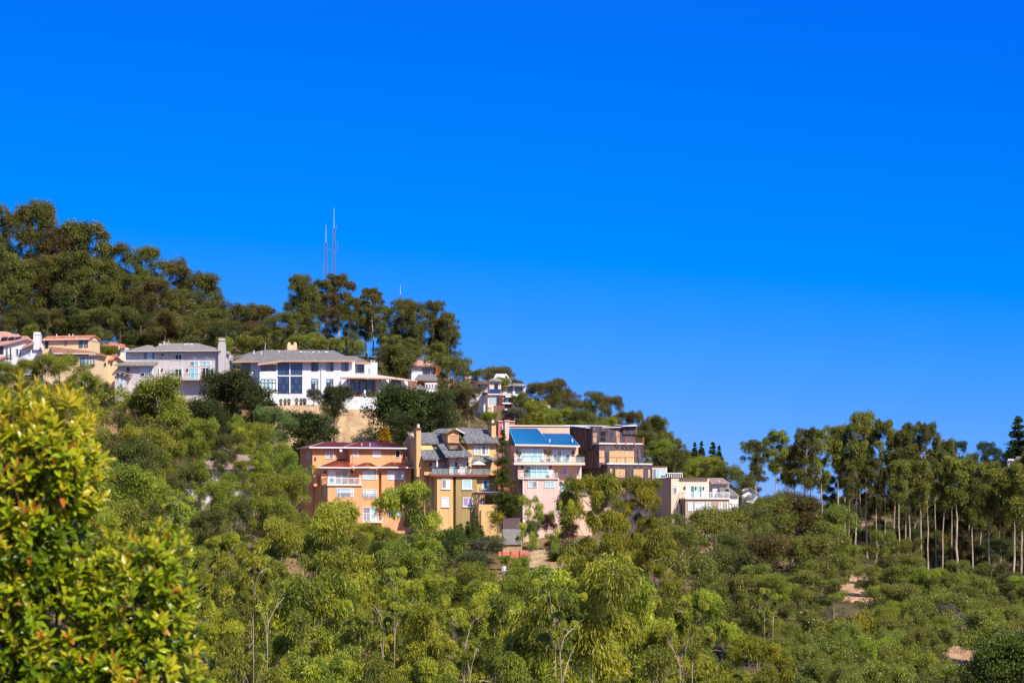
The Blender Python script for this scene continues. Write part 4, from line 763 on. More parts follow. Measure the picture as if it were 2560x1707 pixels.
# --- tan modern house
ZK = (1600, 1130, 6.533)
h = House('modern_house', 'flat-roofed sand and tan modern house with white glass terrace rail', ZK, (900, 1150), 492, 15)
K_HOUSE = h
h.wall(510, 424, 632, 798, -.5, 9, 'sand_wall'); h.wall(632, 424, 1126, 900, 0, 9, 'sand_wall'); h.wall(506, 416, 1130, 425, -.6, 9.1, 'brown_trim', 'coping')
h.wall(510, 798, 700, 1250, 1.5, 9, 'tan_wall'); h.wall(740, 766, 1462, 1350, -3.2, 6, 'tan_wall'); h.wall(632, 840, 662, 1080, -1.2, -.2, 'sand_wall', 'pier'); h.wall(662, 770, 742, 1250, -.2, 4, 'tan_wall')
h.wall(735, 752, 1468, 768, -3.5, 0, 'cream_trim', 'terrace_edge'); h.rail(745, 658, 1460, 752, -3.4, 7, 'white_trim', gl='clear_glass', t=.10); h.rail(638, 664, 745, 752, -.3, 2, 'dark_trim', gl='clear_glass', t=.06, y1t=658, w1=-3.4)
h.win(547, 540, 600, 668, -.5, 1, 2, g=['glass_grey', 'glass_pale'], rows=[2.3, 1]); h.win(760, 552, 888, 740, 0, 2, g=['glass_pale', 'glass_teal'], name='sliding_door'); h.win(920, 555, 1010, 740, 0, 2, g=['glass_pale', 'glass_teal'], name='sliding_door'); h.win(1040, 560, 1092, 740, 0, 2, g=['glass_white', 'glass_grey'])
h.win(792, 826, 852, 948, -3.2, g='glass_pale', fw=.1); h.win(898, 826, 1038, 948, -3.2, g='glass_white', fw=.1); h.win(1084, 826, 1142, 946, -3.2, g='glass_pale', fw=.1); h.win(1288, 830, 1332, 948, -3.2, g='glass_grey', fw=.1); h.win(1388, 832, 1424, 948, -3.2, g='glass_grey', fw=.1)
h.wall(196, 236, 442, 700, 7, 12, 'sand_wall', 'penthouse_wall'); h.wall(192, 228, 446, 237, 6.8, 12, 'brown_trim', 'coping'); h.win(208, 275, 312, 418, 7, 2, g=['glass_grey', 'glass_cyan']); h.win(338, 272, 420, 414, 7, 1, 2, g=['glass_teal', 'glass_cyan'], rows=[1, 2.5])
h.wall(440, 338, 692, 350, 6.5, 7.5, 'white_trim', 'pergola_beam')
for i in range(8): x = 446 + i * 34.5; h.wall(x, 350, x + 9, 420, 6.6, 6.9, 'white_trim', 'pergola_post')
for x, y in ((725, 585), (905, 588), (1030, 590)): sconce(h, x, y, 0, 0)

# --- houses right of the tan house
h = House('grey_roof_house', 'white house with two grey shingle roofs behind the tan house terrace', ZK, (1400, 880), 530, 12)
h.wall(1185, 500, 1445, 700, 2, 8, 'white_wall_warm'); h.slab([(1160, 502, 1.2), (1470, 502, 1.2), (1350, 418, 5), (1075, 418, 5)], 'shingle_rose', .2); h.slab([(1310, 690, -2), (1625, 706, -2), (1452, 565, 2), (1290, 565, 2)], 'shingle_grey', .2); h.wall(1340, 700, 1605, 1100, -1.5, 6, 'white_wall')
for x in (1200, 1250, 1310, 1370, 1405): h.win(x, 515, x + 28, 560, 2, g='glass_grey', fw=.06)
h.win(1290, 460, 1302, 485, 1.4, g='white_trim', fw=.02); h.slab([(1400, 625, -.4), (1455, 628, -.4), (1440, 605, .4), (1400, 600, .4)], 'glass_dark', .12, 'skylight')
h = House('gabled_house', 'small white gabled house with bay window and dark deck beside the grove', ZK, (1800, 810), 590, 6)
h.poly([(1668, 660), (1805, 585), (1915, 660), (1915, 900), (1668, 900)], 0, 7, 'white_wall'); h.slab([(1650, 668, -.6), (1805, 578, -.6), (1785, 565, 6), (1640, 640, 6)], 'shingle_rose', .16); h.slab([(1805, 578, -.6), (1932, 668, -.6), (1932, 655, 6), (1785, 565, 6)], 'shingle_grey', .16)
h.wall(1740, 730, 1868, 815, -1.2, 0, 'white_wall', 'bay_wall'); h.slab([(1722, 730, -1.9), (1885, 730, -1.9), (1850, 690, 0), (1770, 688, 0)], 'shingle_slate', .15)
for x in (1748, 1790, 1832): h.win(x, 742, x + 30, 806, -1.2, g='glass_pale', fw=.08)
h.win(1885, 735, 1908, 800, 0, g='glass_pale', fw=.08); h.slab([(1790, 822, -3), (2085, 826, -3), (2085, 812, 0), (1790, 808, 0)], 'white_trim', .3, 'deck'); h.rail(1910, 755, 2080, 812, -2.9, 4, 'dark_trim', gl='deck_blue', t=.08); h.bar((1990, 830, -2), (2040, 900, -1), .3, 'white_paint', name='brace'); h.bar((2040, 830, -1), (2040, 910, -1), .3, 'white_paint', name='post')
ZO = (2360, 980, 7.84)
h = House('hill_house', 'house with purple-grey roof at the far right edge above the grove', ZO, (1450, 1400), 700, -6)
h.wall(1345, 1330, 1800, 1600, 0, 8, 'white_wall_warm'); h.slab([(1365, 1335, -.8), (1800, 1335, -.8), (1800, 1245, 5), (1430, 1258, 5)], 'shingle_slate', .25); h.wall(1262, 1318, 1345, 1600, 1, 6, 'white_wall'); h.slab([(1250, 1322, .4), (1372, 1322, .4), (1372, 1306, 3), (1260, 1306, 3)], 'cream_trim', .2)
for x in (1420, 1500): h.win(x, 1360, x + 50, 1420, 0, 2, g='glass_grey')

# --- house hidden in the trees
ZN = (400, 1120, 7.35)
h = House('hidden_house', 'pale grey house with brown shingle roof half hidden among eucalyptus trees', ZN, (1100, 900), 462, 10)
h.wall(700, 375, 1720, 900, 0, 8, 'grey_wall'); h.slab([(640, 352, -1), (1760, 372, -1), (1600, 130, 4.5), (1080, 90, 4.5), (880, 210, 4)], 'shingle_rose', .22); h.poly([(1090, 110), (1130, -5), (1270, 45), (1270, 110)], 3.5, 6, 'deck_blue', 'dormer_wall'); h.slab([(1080, 20, 3), (1150, -12, 3), (1290, 55, 3), (1290, 40, 7), (1150, -25, 7)], 'white_trim', .15)
for x in (905, 1110, 1290, 1490): h.win(x, 420, x + 60, 560, 0, 1, 2, g='glass_grey', fw=.12)
h.wall(1320, 960, 1765, 1000, -3.2, -2.9, 'brick_orange', 'deck_beam'); h.wall(1320, 1000, 1765, 1020, -3.1, 0, 'deck_floor', 'deck'); h.wall(700, 900, 1720, 1300, .5, 8, 'grey_wall')
for x in (1345, 1480, 1600, 1750): h.wall(x, 1020, x + 16, 1300, -3.0, -2.8, 'red_wood', 'post')
for x in (950, 1180, 1400): h.win(x, 640, x + 80, 800, 0, 2, g='glass_grey', fw=.12)
h = House('flat_roof_building', 'low cream flat-roofed garage half hidden by trees at the left', ZN, (450, 760), 455, 8, 'garage')
h.wall(115, 640, 780, 1000, 0, 6, 'white_wall_warm'); h.slab([(90, 642, -.6), (800, 642, -.6), (780, 600, 5), (130, 585, 5)], 'glass_grey', .25, 'roof'); h.wall(300, 690, 480, 800, -.03, 0, 'cream_light', 'garage_door')
h = House('tower_porch', 'grey-roofed porch turret of the hidden house among the trunks', ZN, (1080, 1050), 457, 8, 'porch')
h.wall(1020, 1045, 1180, 1300, 0, 2.5, 'white_wall_warm'); h.slab([(985, 1045, -.5), (1205, 1045, -.5), (1160, 965, 1.2), (1030, 960, 1.2)], 'shingle_grey', .2); h.win(1060, 1080, 1120, 1180, 0, g='glass_dark')

# --- earth bank below the white house
def bank():
    rng = np.random.default_rng(5)
    nx, nz = 60, 24; v = []
    for j in range(nz + 1):
        for i in range(nx + 1):
            px = 655 + 320 * i / nx; k = j / nz
            top = 1016 - 4 * math.sin(i / nx * 3.1) + (4 if i / nx > .6 else 0); py = top + (1150 - top) * k
            Y = 537.5 - 12.5 * k ** 0.8 + (.5 * math.sin(i * .42 + .8 * math.sin(j * .5)) + .35 * math.sin(i * 1.13 + j * .21)) * k + rng.normal(0, .05)
            v.append(tuple(pt(px, py, Y)))
    # a shelf back to the terrace
    f = [(j * (nx + 1) + i, (j + 1) * (nx + 1) + i, (j + 1) * (nx + 1) + i + 1, j * (nx + 1) + i + 1) for j in range(nz) for i in range(nx)]
    b = len(v)
    for i in range(nx + 1): p = v[i]; v.append((p[0] * 543 / p[1], 543, p[2] + .05))
    f += [(i, i + 1, b + i + 1, b + i) for i in range(nx)]
    me = bpy.data.meshes.new('earth_bank'); me.from_pydata(v, [], f); me.update(); me.materials.append(MATS['bank_earth'])
    o = bpy.data.objects.new('earth_bank', me); C.objects.link(o); o['kind'] = 'structure'
bank()

# --- bare dirt patches on the right slope
def hit(px, py, y0=150, y1=620):          # where the line of sight meets the hillside
    Ys = np.linspace(y0, y1, 470); gx = (px - 1280) * Ys / F; gr = ground(gx, Ys); ray = (HZ - py) * Ys / F
    k = np.where(gr > ray)[0]
    Y = Ys[k[0]] if len(k) else y1
    return Y
def dirt(name, poly, mat='bare_dirt', y0=330):
    cx = sum(p[0] for p in poly) / len(poly); cy = sum(p[1] for p in poly) / len(poly); rim = []; rng = np.random.default_rng(len(name))
    c = (cx, cy)
    P0 = [(lambda Y, p: ((p[0] - 1280) * Y / F, Y))(hit(p[0], p[1], y0), p) for p in poly]; n = len(P0)
    mx_, my_ = np.mean([p[0] for p in P0]), np.mean([p[1] for p in P0]); m = n * 6; out = []
    for i in range(m):
        a, b = P0[i // 6], P0[(i // 6 + 1) % n]; t = (i % 6) / 6; k = 1 + rng.normal(0, .05)
        out.append((mx_ + (a[0] + (b[0] - a[0]) * t - mx_) * k, my_ + (a[1] + (b[1] - a[1]) * t - my_) * k))
    v = []; f = []; R_ = 8
    for r in range(R_ + 1):
        for (x, y) in out: k = max(r / R_, .02); X_, Y_ = mx_ + (x - mx_) * k, my_ + (y - my_) * k; v.append((X_, Y_))
    z = ground([a[0] for a in v], [a[1] for a in v]); v = [(a[0], a[1], zz + .18 - .3 * (i // m == R_)) for i, (a, zz) in enumerate(zip(v, z))]
    for r in range(R_):
        for i in range(m): f.append((r * m + i, r * m + (i + 1) % m, (r + 1) * m + (i + 1) % m, (r + 1) * m + i))
    me = bpy.data.meshes.new(name); me.from_pydata(v, [], f); me.update(); me.materials.append(MATS[mat])
    o = bpy.data.objects.new(name, me); C.objects.link(o); o['kind'] = 'structure'
dirt('dirt_slope', [(2085, 1500), (2095, 1462), (2125, 1435), (2150, 1440), (2180, 1465), (2195, 1495), (2180, 1512), (2130, 1508)])
dirt('dirt_track', [(2315, 1600), (2350, 1612), (2420, 1622), (2500, 1640), (2500, 1665), (2440, 1680), (2370, 1668), (2320, 1635)], y0=300)
dirt('dry_grass_slope', [(1240, 1378), (1330, 1372), (1420, 1380), (1450, 1400), (1400, 1425), (1300, 1420), (1245, 1400)], 'bank_earth', 400)

# --- radio masts on the ridge
def mast(name, label, px, top, base, Y, wid, arms, seed):
    b = pt(px, base, Y); t = pt(px, top, Y); H = t.z - b.z; e = empty(name, b); tag(e, label, 'mast'); m = MB(); lat = H * .86
    legs = [(wid * .58 * math.cos(a), wid * .58 * math.sin(a)) for a in (math.pi / 2, math.pi * 7 / 6, math.pi * 11 / 6)]
    for x, y in legs: m.tube([(x, y, 0), (x, y, lat)], [.045, .045], 5)
    m.build('leg_frame', 'tower_steel', e); m = MB(); n = int(lat / .8)
    for i in range(n):
        z0 = lat * i / n; z1 = lat * (i + 1) / n
        for k in range(3):
            p, q = legs[k], legs[(k + 1) % 3]; m.bar((p[0], p[1], z0), (q[0], q[1], z1), .035); m.bar((p[0], p[1], z1), (q[0], q[1], z1), .03)
    o = m.build('lattice', 'tower_steel', e); o['kind'] = 'stuff'
    MB().tube([(0, 0, lat), (0, 0, H)], [.05, .02], 5).build('whip_antenna', 'white_paint', e)
    r = random.Random(seed)
    for z, w_, hh in arms:
        zz = H * z; am = MB(); am.bar((-w_ * .6, 0, zz), (w_, 0, zz), .06); am.bar((w_, 0, zz - .2), (w_, 0, zz + hh), .05)
        am.build('antenna_arm', 'tower_steel', e)
    return e
mast('radio_mast', 'tall lattice radio mast rising behind the ridge trees, taller of the pair', 835, 520, 880, 680, .55, [(.86, .7, .8), (.7, .8, 2.5), (.47, .9, 1.6), (.22, .9, 2.5)], 1)
d_ = mast('radio_mast', 'shorter lattice radio mast just left of the tallest mast', 815, 560, 880, 676, .5, [(.8, 1.0, .4), (.63, -.6, 2), (.55, .5, 1), (.25, .5, 1)], 2)
k_ = MB().lathe([(.5, 0), (.4, .15), (.1, .2)], 12).build('dish', 'white_paint', d_); k_.location = (.4, -.3, 16); k_.rotation_euler = (R(80), 0, 0)
mast('radio_mast', 'thin radio mast among the trees on the right part of the ridge', 1001, 712, 890, 640, .45, [(.62, .4, 1.4), (.2, .8, 2.4)], 3)

# ================================================================ vegetation
foliage('leaf_ridge', [(0.0, (0.036, 0.040, 0.009)), (0.42, (0.110, 0.116, 0.021)), (0.78, (0.215, 0.215, 0.034)), (1.0, (0.33, 0.27, 0.055))], .25, .48, .3)
foliage('leaf_ridge_brown', [(0.0, (0.055, 0.040, 0.012)), (0.45, (0.135, 0.105, 0.023)), (0.82, (0.215, 0.165, 0.034)), (1.0, (0.30, 0.18, 0.055))], .33, .45, .35)
foliage('leaf_mid', [(0.0, (0.050, 0.068, 0.007)), (0.35, (0.170, 0.210, 0.018)), (0.75, (0.36, 0.39, 0.030)), (1.0, (0.50, 0.44, 0.06))], .26, .48, .32)
foliage('leaf_near', [(0.0, (0.035, 0.046, 0.006)), (0.30, (0.150, 0.180, 0.014)), (0.62, (0.40, 0.42, 0.028)), (0.90, (0.66, 0.58, 0.045)), (1.0, (0.44, 0.17, 0.04))], .26, .45, .36)
foliage('leaf_yellow_green', [(0.0, (0.06, 0.068, 0.006)), (0.35, (0.20, 0.215, 0.013)), (0.8, (0.46, 0.42, 0.026)), (1.0, (0.44, 0.22, 0.04))], .28, .48, .32)
foliage('leaf_grove', [(0.0, (0.050, 0.060, 0.008)), (0.4, (0.170, 0.190, 0.022)), (0.78, (0.33, 0.34, 0.036)), (1.0, (0.42, 0.34, 0.05))], .28, .4, .45)
foliage('leaf_oak', [(0.0, (0.020, 0.030, 0.008)), (0.5, (0.058, 0.078, 0.015)), (1.0, (0.13, 0.15, 0.026))], .25, .5, .3)
foliage('leaf_willow', [(0.0, (0.07, 0.12, 0.025)), (0.5, (0.15, 0.22, 0.05)), (1.0, (0.25, 0.32, 0.09))], .3, .5, .3)
foliage('leaf_conifer', [(0.0, (0.016, 0.029, 0.013)), (0.6, (0.042, 0.067, 0.024)), (1.0, (0.088, 0.120, 0.040))], .12, .6, .2)
foliage('leaf_redwood', [(0.0, (0.034, 0.056, 0.009)), (0.6, (0.10, 0.135, 0.018)), (1.0, (0.20, 0.215, 0.03))], .2, .6, .2)
foliage('leaf_lime', [(0.0, (0.10, 0.13, 0.008)), (0.5, (0.22, 0.24, 0.012)), (1.0, (0.36, 0.34, 0.03))], .3, .5, .3)
foliage('leaf_gold', [(0.0, (0.30, 0.16, 0.01)), (0.5, (0.48, 0.27, 0.02)), (1.0, (0.62, 0.40, 0.05))], .3, .5, .3)
foliage('leaf_maroon', [(0.0, (0.042, 0.010, 0.016)), (0.6, (0.105, 0.023, 0.029)), (1.0, (0.196, 0.052, 0.052))], .25, .5, .3)
foliage('leaf_scrub', [(0.0, (0.063, 0.077, 0.029)), (0.5, (0.126, 0.147, 0.058)), (1.0, (0.224, 0.224, 0.098))], .25, .6, .2)
foliage('leaf_grey', [(0.0, (0.08, 0.085, 0.06)), (0.6, (0.15, 0.15, 0.10)), (1.0, (0.26, 0.22, 0.15))], .25, .6, .2)
foliage('leaf_under', [(0.0, (0.045, 0.054, 0.013)), (0.6, (0.112, 0.128, 0.029)), (0.9, (0.195, 0.180, 0.052)), (1.0, (0.330, 0.225, 0.091))], .25, .6, .2)
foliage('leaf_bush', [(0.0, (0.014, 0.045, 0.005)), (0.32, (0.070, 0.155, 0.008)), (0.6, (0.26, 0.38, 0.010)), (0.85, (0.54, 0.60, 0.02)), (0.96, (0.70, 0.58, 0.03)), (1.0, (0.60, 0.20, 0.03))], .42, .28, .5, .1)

def unit(v): return v / np.maximum(np.linalg.norm(v, axis=1, keepdims=True), 1e-9)
def leaf_mesh(name, c, a, L_, W_, tint, rng):
    """One four-cornered leaf for each centre c along axis a."""
    n = len(c); r = unit(rng.normal(size=(n, 3))); s = unit(np.cross(a, r))
    L_ = (L_ * rng.uniform(.65, 1.35, n))[:, None] * .5; W_ = (W_ * rng.uniform(.7, 1.3, n))[:, None] * .5
    sag = np.cross(a, s) * L_ * .25
    v = np.stack([c - a * L_, c + s * W_ + sag, c + a * L_, c - s * W_ + sag], 1).reshape(-1, 3)
    me = bpy.data.meshes.new(name)
    me.vertices.add(4 * n); me.vertices.foreach_set('co', v.astype(np.float32).ravel())
    me.loops.add(4 * n); me.loops.foreach_set('vertex_index', np.arange(4 * n, dtype=np.int32))
    me.polygons.add(n); me.polygons.foreach_set('loop_start', np.arange(0, 4 * n, 4, dtype=np.int32))
    try: me.polygons.foreach_set('loop_total', np.full(n, 4, dtype=np.int32))
    except Exception: pass
    at = me.attributes.new('tint', 'FLOAT', 'FACE'); at.data.foreach_set('value', np.clip(tint, 0, 1).astype(np.float32))
    me.update(calc_edges=True)
    return me

def clump_leaves(cl, per, droop, out, rng, flat=.7, shell=.5):
    """Leaves for a list of clumps (x, y, z, radius): umbrellas of leaves round each twig end."""
    cl = np.array(cl); wts = cl[:, 3] ** 2; cnt = np.maximum((per * wts / wts.sum()).astype(int), 4)
    idx = np.repeat(np.arange(len(cl)), cnt); n = len(idx)
    d = unit(rng.normal(size=(n, 3))); flip = rng.random(n) < .6; d[:, 2] = np.where(flip, np.abs(d[:, 2]), d[:, 2])
    # uneven lumps inside each clump
    lump = rng.normal(size=(len(cl), 5, 3)); lump /= np.linalg.norm(lump, axis=2, keepdims=True)
    al = np.einsum('nkc,nc->nk', lump[idx], d).max(1)
    rr = cl[idx, 3] * (shell * .5 + (1 - shell * .5) * rng.random(n) ** .7) * (.55 + .62 * np.clip(al, 0, 1)) + cl[idx, 3] * .07 * rng.exponential(1.0, n)
    c = cl[idx, :3] + d * rr[:, None] * np.array([1, 1, flat])
    a = unit(d * out + np.array([0, 0, -droop]) + rng.normal(size=(n, 3)) * .38)
    ct = rng.uniform(0, 1, len(cl)); tint = .42 * ct[idx] + .44 * rng.random(n) + .02 + .1 * (rng.random(n) > .93)
    return c, a, tint

def spine(p0, p1, n, wob, rng, sag=0.0):
    p0 = np.array(p0, float); p1 = np.array(p1, float); t = np.linspace(0, 1, n)[:, None]
    p = p0 + (p1 - p0) * t; w_ = np.cumsum(rng.normal(0, wob, (n, 3)), 0); w_ -= w_[-1] * t; w_[0] = 0
    p = p + w_; p[:, 2] += sag * np.sin(t[:, 0] * math.pi)
    return p

def tree_proto(seed, H, W, cb, nprim, nsub, cr, nleaf, lL, lW, droop=.8, out=.6, prof=None, rise=.7, tr=.30, lean=.03, flat=.9, multi=1, shell=.5, wob=.12, barkn=6):
    """Trunk mesh and leaf arrays of one tree, base at the origin."""
    rng = np.random.default_rng(seed); tb = MB(); cl = []
    prof = prof or (lambda s: math.sin(math.pi * min(1, .18 + .82 * s)) ** .6)
    for mstem in range(multi):
        az0 = rng.uniform(0, 6.28); off = (0 if multi == 1 else W * .16)
        base = np.array([math.cos(az0 + mstem * 2.4) * off * .3, math.sin(az0 + mstem * 2.4) * off * .3, 0])
        top = np.array([rng.normal(0, lean * H) + math.cos(az0 + mstem * 2.4) * off * 1.6, rng.normal(0, lean * H) + math.sin(az0 + mstem * 2.4) * off * 1.6, H * .93 * (1 if mstem == 0 else rng.uniform(.75, .95))])
        sp = spine(base, top, 10, wob * H / 26, rng); rad = tr * (1 - .82 * np.linspace(0, 1, 10)) / (1 if multi == 1 else 1.4); rad[0] *= 1.3
        tb.tube([Vector(p) for p in sp], list(rad), barkn)
        npm = nprim // multi
        for i in range(npm):
            s = (i + rng.uniform(0, .9)) / npm; t = cb + (1 - cb) * s; x = t / .93 * 9; x = min(x, 8.99); k = int(x)
            st = sp[k] + (sp[k + 1] - sp[k]) * (x - k); az = i * 2.4 + rng.uniform(-.5, .5) + az0
            rch = W / 2 * prof(s) * rng.uniform(.6, 1.0) * (1 if multi == 1 else .75); rs = rch * rise * rng.uniform(.6, 1.3) * (1 - .6 * s)
            tip = st + np.array([math.cos(az) * rch, math.sin(az) * rch, rs]); tip[2] = min(tip[2], H - cr * flat * .8)
            bp = spine(st, tip, 5, rch * .04, rng, rch * .10); r0 = max(.035, tr * (1 - .8 * t) * .5)
            tb.tube([Vector(p) for p in bp], list(r0 * (1 - .75 * np.linspace(0, 1, 5))), 5)
            cl.append((*tip, cr * rng.uniform(.6, 1.45)))
            for j in range(nsub):
                m_ = bp[rng.integers(2, 5)]; o_ = rng.normal(size=3) * max(rch * .42, cr * .8); o_[2] = abs(o_[2]) * .6 - .2 * cr
                e = m_ + o_; e[2] = min(e[2], H - cr * flat * .7)
                tb.tube([Vector(m_), Vector((m_ + e) / 2 + np.array([0, 0, .1 * cr])), Vector(e)], [r0 * .4, r0 * .28, r0 * .12], 4)
                cl.append((*e, cr * rng.uniform(.4, 1.15)))
        cl.append((sp[-1][0], sp[-1][1], H * (.94 if mstem == 0 else .85) - cr * flat * .5, cr * 1.0))
    cl = [c for c in cl if c[2] > H * cb * .55]
    c, a, tint = clump_leaves(cl, nleaf, droop, out, rng, flat, shell)
    # fit the crown to its stated height and width so that placing by outline works
    z0 = np.percentile(c[:, 2], 99.7); rw = np.percentile(np.hypot(c[:, 0], c[:, 1]), 96)
    return tb, c, a, tint, lL, lW, rng, z0, 2 * rw

PROTO = {}
def add_proto(kind, bark, leafmat, **k):
    tb, c, a, tint, lL, lW, rng, H, W = tree_proto(**k)
    crown = leaf_mesh('crown', c, a, lL, lW, tint, rng); crown.materials.append(MATS[leafmat])
    PROTO.setdefault(kind, []).append((tb.mesh('trunk', bark), crown, H, W))
def conifer_proto(kind, seed, H, W, nw, nleaf, lL, lW, leafmat, power=1.0, tr=.3):
    rng = np.random.default_rng(seed); tb = MB(); tb.tube([Vector((0, 0, 0)), Vector((rng.normal(0, .1), 0, H * .5)), Vector((0, 0, H * .98))], [tr, tr * .6, .03], 6); C_ = []; A_ = []
    per = nleaf // (nw * 6)
    for w_ in range(nw):
        s = (w_ + .5) / nw; z = H * (.06 + .92 * s); nb = 6; z += rng.uniform(-.6, .6) * H / nw
        for b in range(nb):
            az = b * 6.283 / nb + w_ * .9 + rng.uniform(-.4, .4); ln = W / 2 * (1 - s) ** power * rng.uniform(.65, 1.15) + .15; dz = -.22 * ln + rng.uniform(-.1, .1) * ln
            n = max(4, int(per * (.35 + 1.5 * (1 - s)))); t = rng.random(n) ** .7
            c = np.stack([math.cos(az) * ln * t, math.sin(az) * ln * t, z + rng.uniform(-.5, .5) * H / nw + dz * t + .18 * ln * t ** 2], 1) + rng.normal(0, .13 * ln + .08, (n, 3)) * np.array([1, 1, .6])
            C_.append(c); A_.append(unit(np.array([math.cos(az), math.sin(az), -.35]) + rng.normal(0, .4, (n, 3))))
            tb.tube([Vector((0, 0, z)), Vector((math.cos(az) * ln * .9, math.sin(az) * ln * .9, z + dz * .9))], [.05, .015], 4)
    c = np.concatenate(C_); a = np.concatenate(A_); tint = .2 + .6 * rng.random(len(c))
    me = leaf_mesh('crown', c, a, lL, lW, tint, rng); me.materials.append(MATS[leafmat]); PROTO.setdefault(kind, []).append((tb.mesh('trunk', 'bark_dark'), me, H, W))

def dome(s): return math.sin(math.pi * (.12 + .80 * s)) ** .7
def column(s): return .55 + .45 * math.sin(math.pi * (.15 + .8 * s))
def topheavy(s): return (.35 + .65 * math.sin(math.pi * (.05 + .78 * s)))
for i in range(4): add_proto('ridge', 'bark_pale', 'leaf_ridge', seed=10 + i, H=30, W=11, cb=.14, nprim=22, nsub=5, cr=1.75, nleaf=42000, lL=.46, lW=.17, droop=.7, out=.7, prof=column, rise=.9, tr=.42, lean=.03, flat=1.2)
for i in range(4): add_proto('grove', 'bark_pale', 'leaf_ridge', seed=20 + i, H=34, W=7.5, cb=(.52, .60, .44, .56)[i], nprim=13, nsub=4, cr=1.35, nleaf=23000, lL=.44, lW=.17, droop=.7, out=.7, prof=topheavy, rise=1.0, tr=.36, lean=.02, flat=1.3)
for i in range(7): add_proto('mid', 'bark_pale', 'leaf_mid', seed=30 + i, H=17, W=13, cb=.14, nprim=17, nsub=3, cr=1.75, nleaf=34000, lL=.36, lW=.13, droop=.9, out=.6, prof=dome, rise=.75, tr=.30, lean=.05, flat=1.0, multi=(1, 2, 1, 2, 3, 1, 2)[i])
for i in range(5): add_proto('near', 'bark_pale', 'leaf_near', seed=40 + i, H=24, W=12, cb=.22, nprim=18, nsub=3, cr=1.3, nleaf=76000, lL=.42, lW=.072, droop=.8, out=.65, prof=dome, rise=.9, tr=.30, lean=.04, flat=.85, multi=(2, 1, 2, 3, 1, 3)[i], shell=.6)
for i in range(3): add_proto('oak', 'bark_dark', 'leaf_oak', seed=50 + i, H=9, W=10.5, cb=.06, nprim=20, nsub=4, cr=1.6, nleaf=30000, lL=.26, lW=.17, droop=.15, out=.8, prof=dome, rise=.6, tr=.28, lean=.04, flat=.8, multi=(1, 2, 2)[i])
for i in range(3): add_proto('shrub', 'bark_dark', 'leaf_scrub', seed=60 + i, H=3, W=4, cb=.05, nprim=9, nsub=3, cr=.85, nleaf=11000, lL=.17, lW=.09, droop=.1, out=.9, prof=dome, rise=.5, tr=.08, lean=.03, flat=.85)
add_proto('spread', 'bark_pale', 'leaf_mid', seed=71, H=14, W=14, cb=.45, nprim=14, nsub=4, cr=2.1, nleaf=28000, lL=.36, lW=.12, droop=.8, out=.7, prof=lambda s: .55 + .45 * s, rise=.9, tr=.26, flat=.5, multi=2)
add_proto('spread', 'bark_pale', 'leaf_mid', seed=72, H=14, W=13, cb=.40, nprim=13, nsub=4, cr=2.2, nleaf=28000, lL=.36, lW=.12, droop=.8, out=.7, prof=lambda s: .55 + .45 * s, rise=.9, tr=.26, flat=.5, multi=3)
add_proto('airy', 'bark_pale', 'leaf_near', seed=75, H=16, W=11, cb=.30, nprim=14, nsub=3, cr=.8, nleaf=14000, lL=.36, lW=.07, droop=1.2, out=.4, prof=dome, rise=1.0, tr=.2, flat=1.1, multi=3)
add_proto('limbs', 'bark_pale', 'leaf_near', seed=76, H=24, W=9, cb=.84, nprim=12, nsub=2, cr=.75, nleaf=20000, lL=.42, lW=.07, droop=.9, out=.6, prof=lambda s: .55 + .45 * s, rise=1.1, tr=.42, flat=.8, multi=3, lean=.03)
add_proto('snag', 'bark_pale', 'leaf_grey', seed=78, H=10, W=6, cb=.35, nprim=8, nsub=2, cr=.4, nleaf=350, lL=.3, lW=.06, prof=lambda s: .5 + .4 * s, rise=1.4, tr=.20, multi=2, lean=.08)
conifer_proto('fir', 81, 16, 6.5, 30, 26000, .45, .15, 'leaf_conifer'); conifer_proto('fir', 82, 16, 7.5, 26, 26000, .45, .16, 'leaf_conifer', .8)
conifer_proto('redwood', 83, 14, 5.5, 24, 14000, .30, .10, 'leaf_redwood', .7); conifer_proto('cypress', 84, 4, 1.5, 18, 6000, .16, .07, 'leaf_lime', .55, .06)

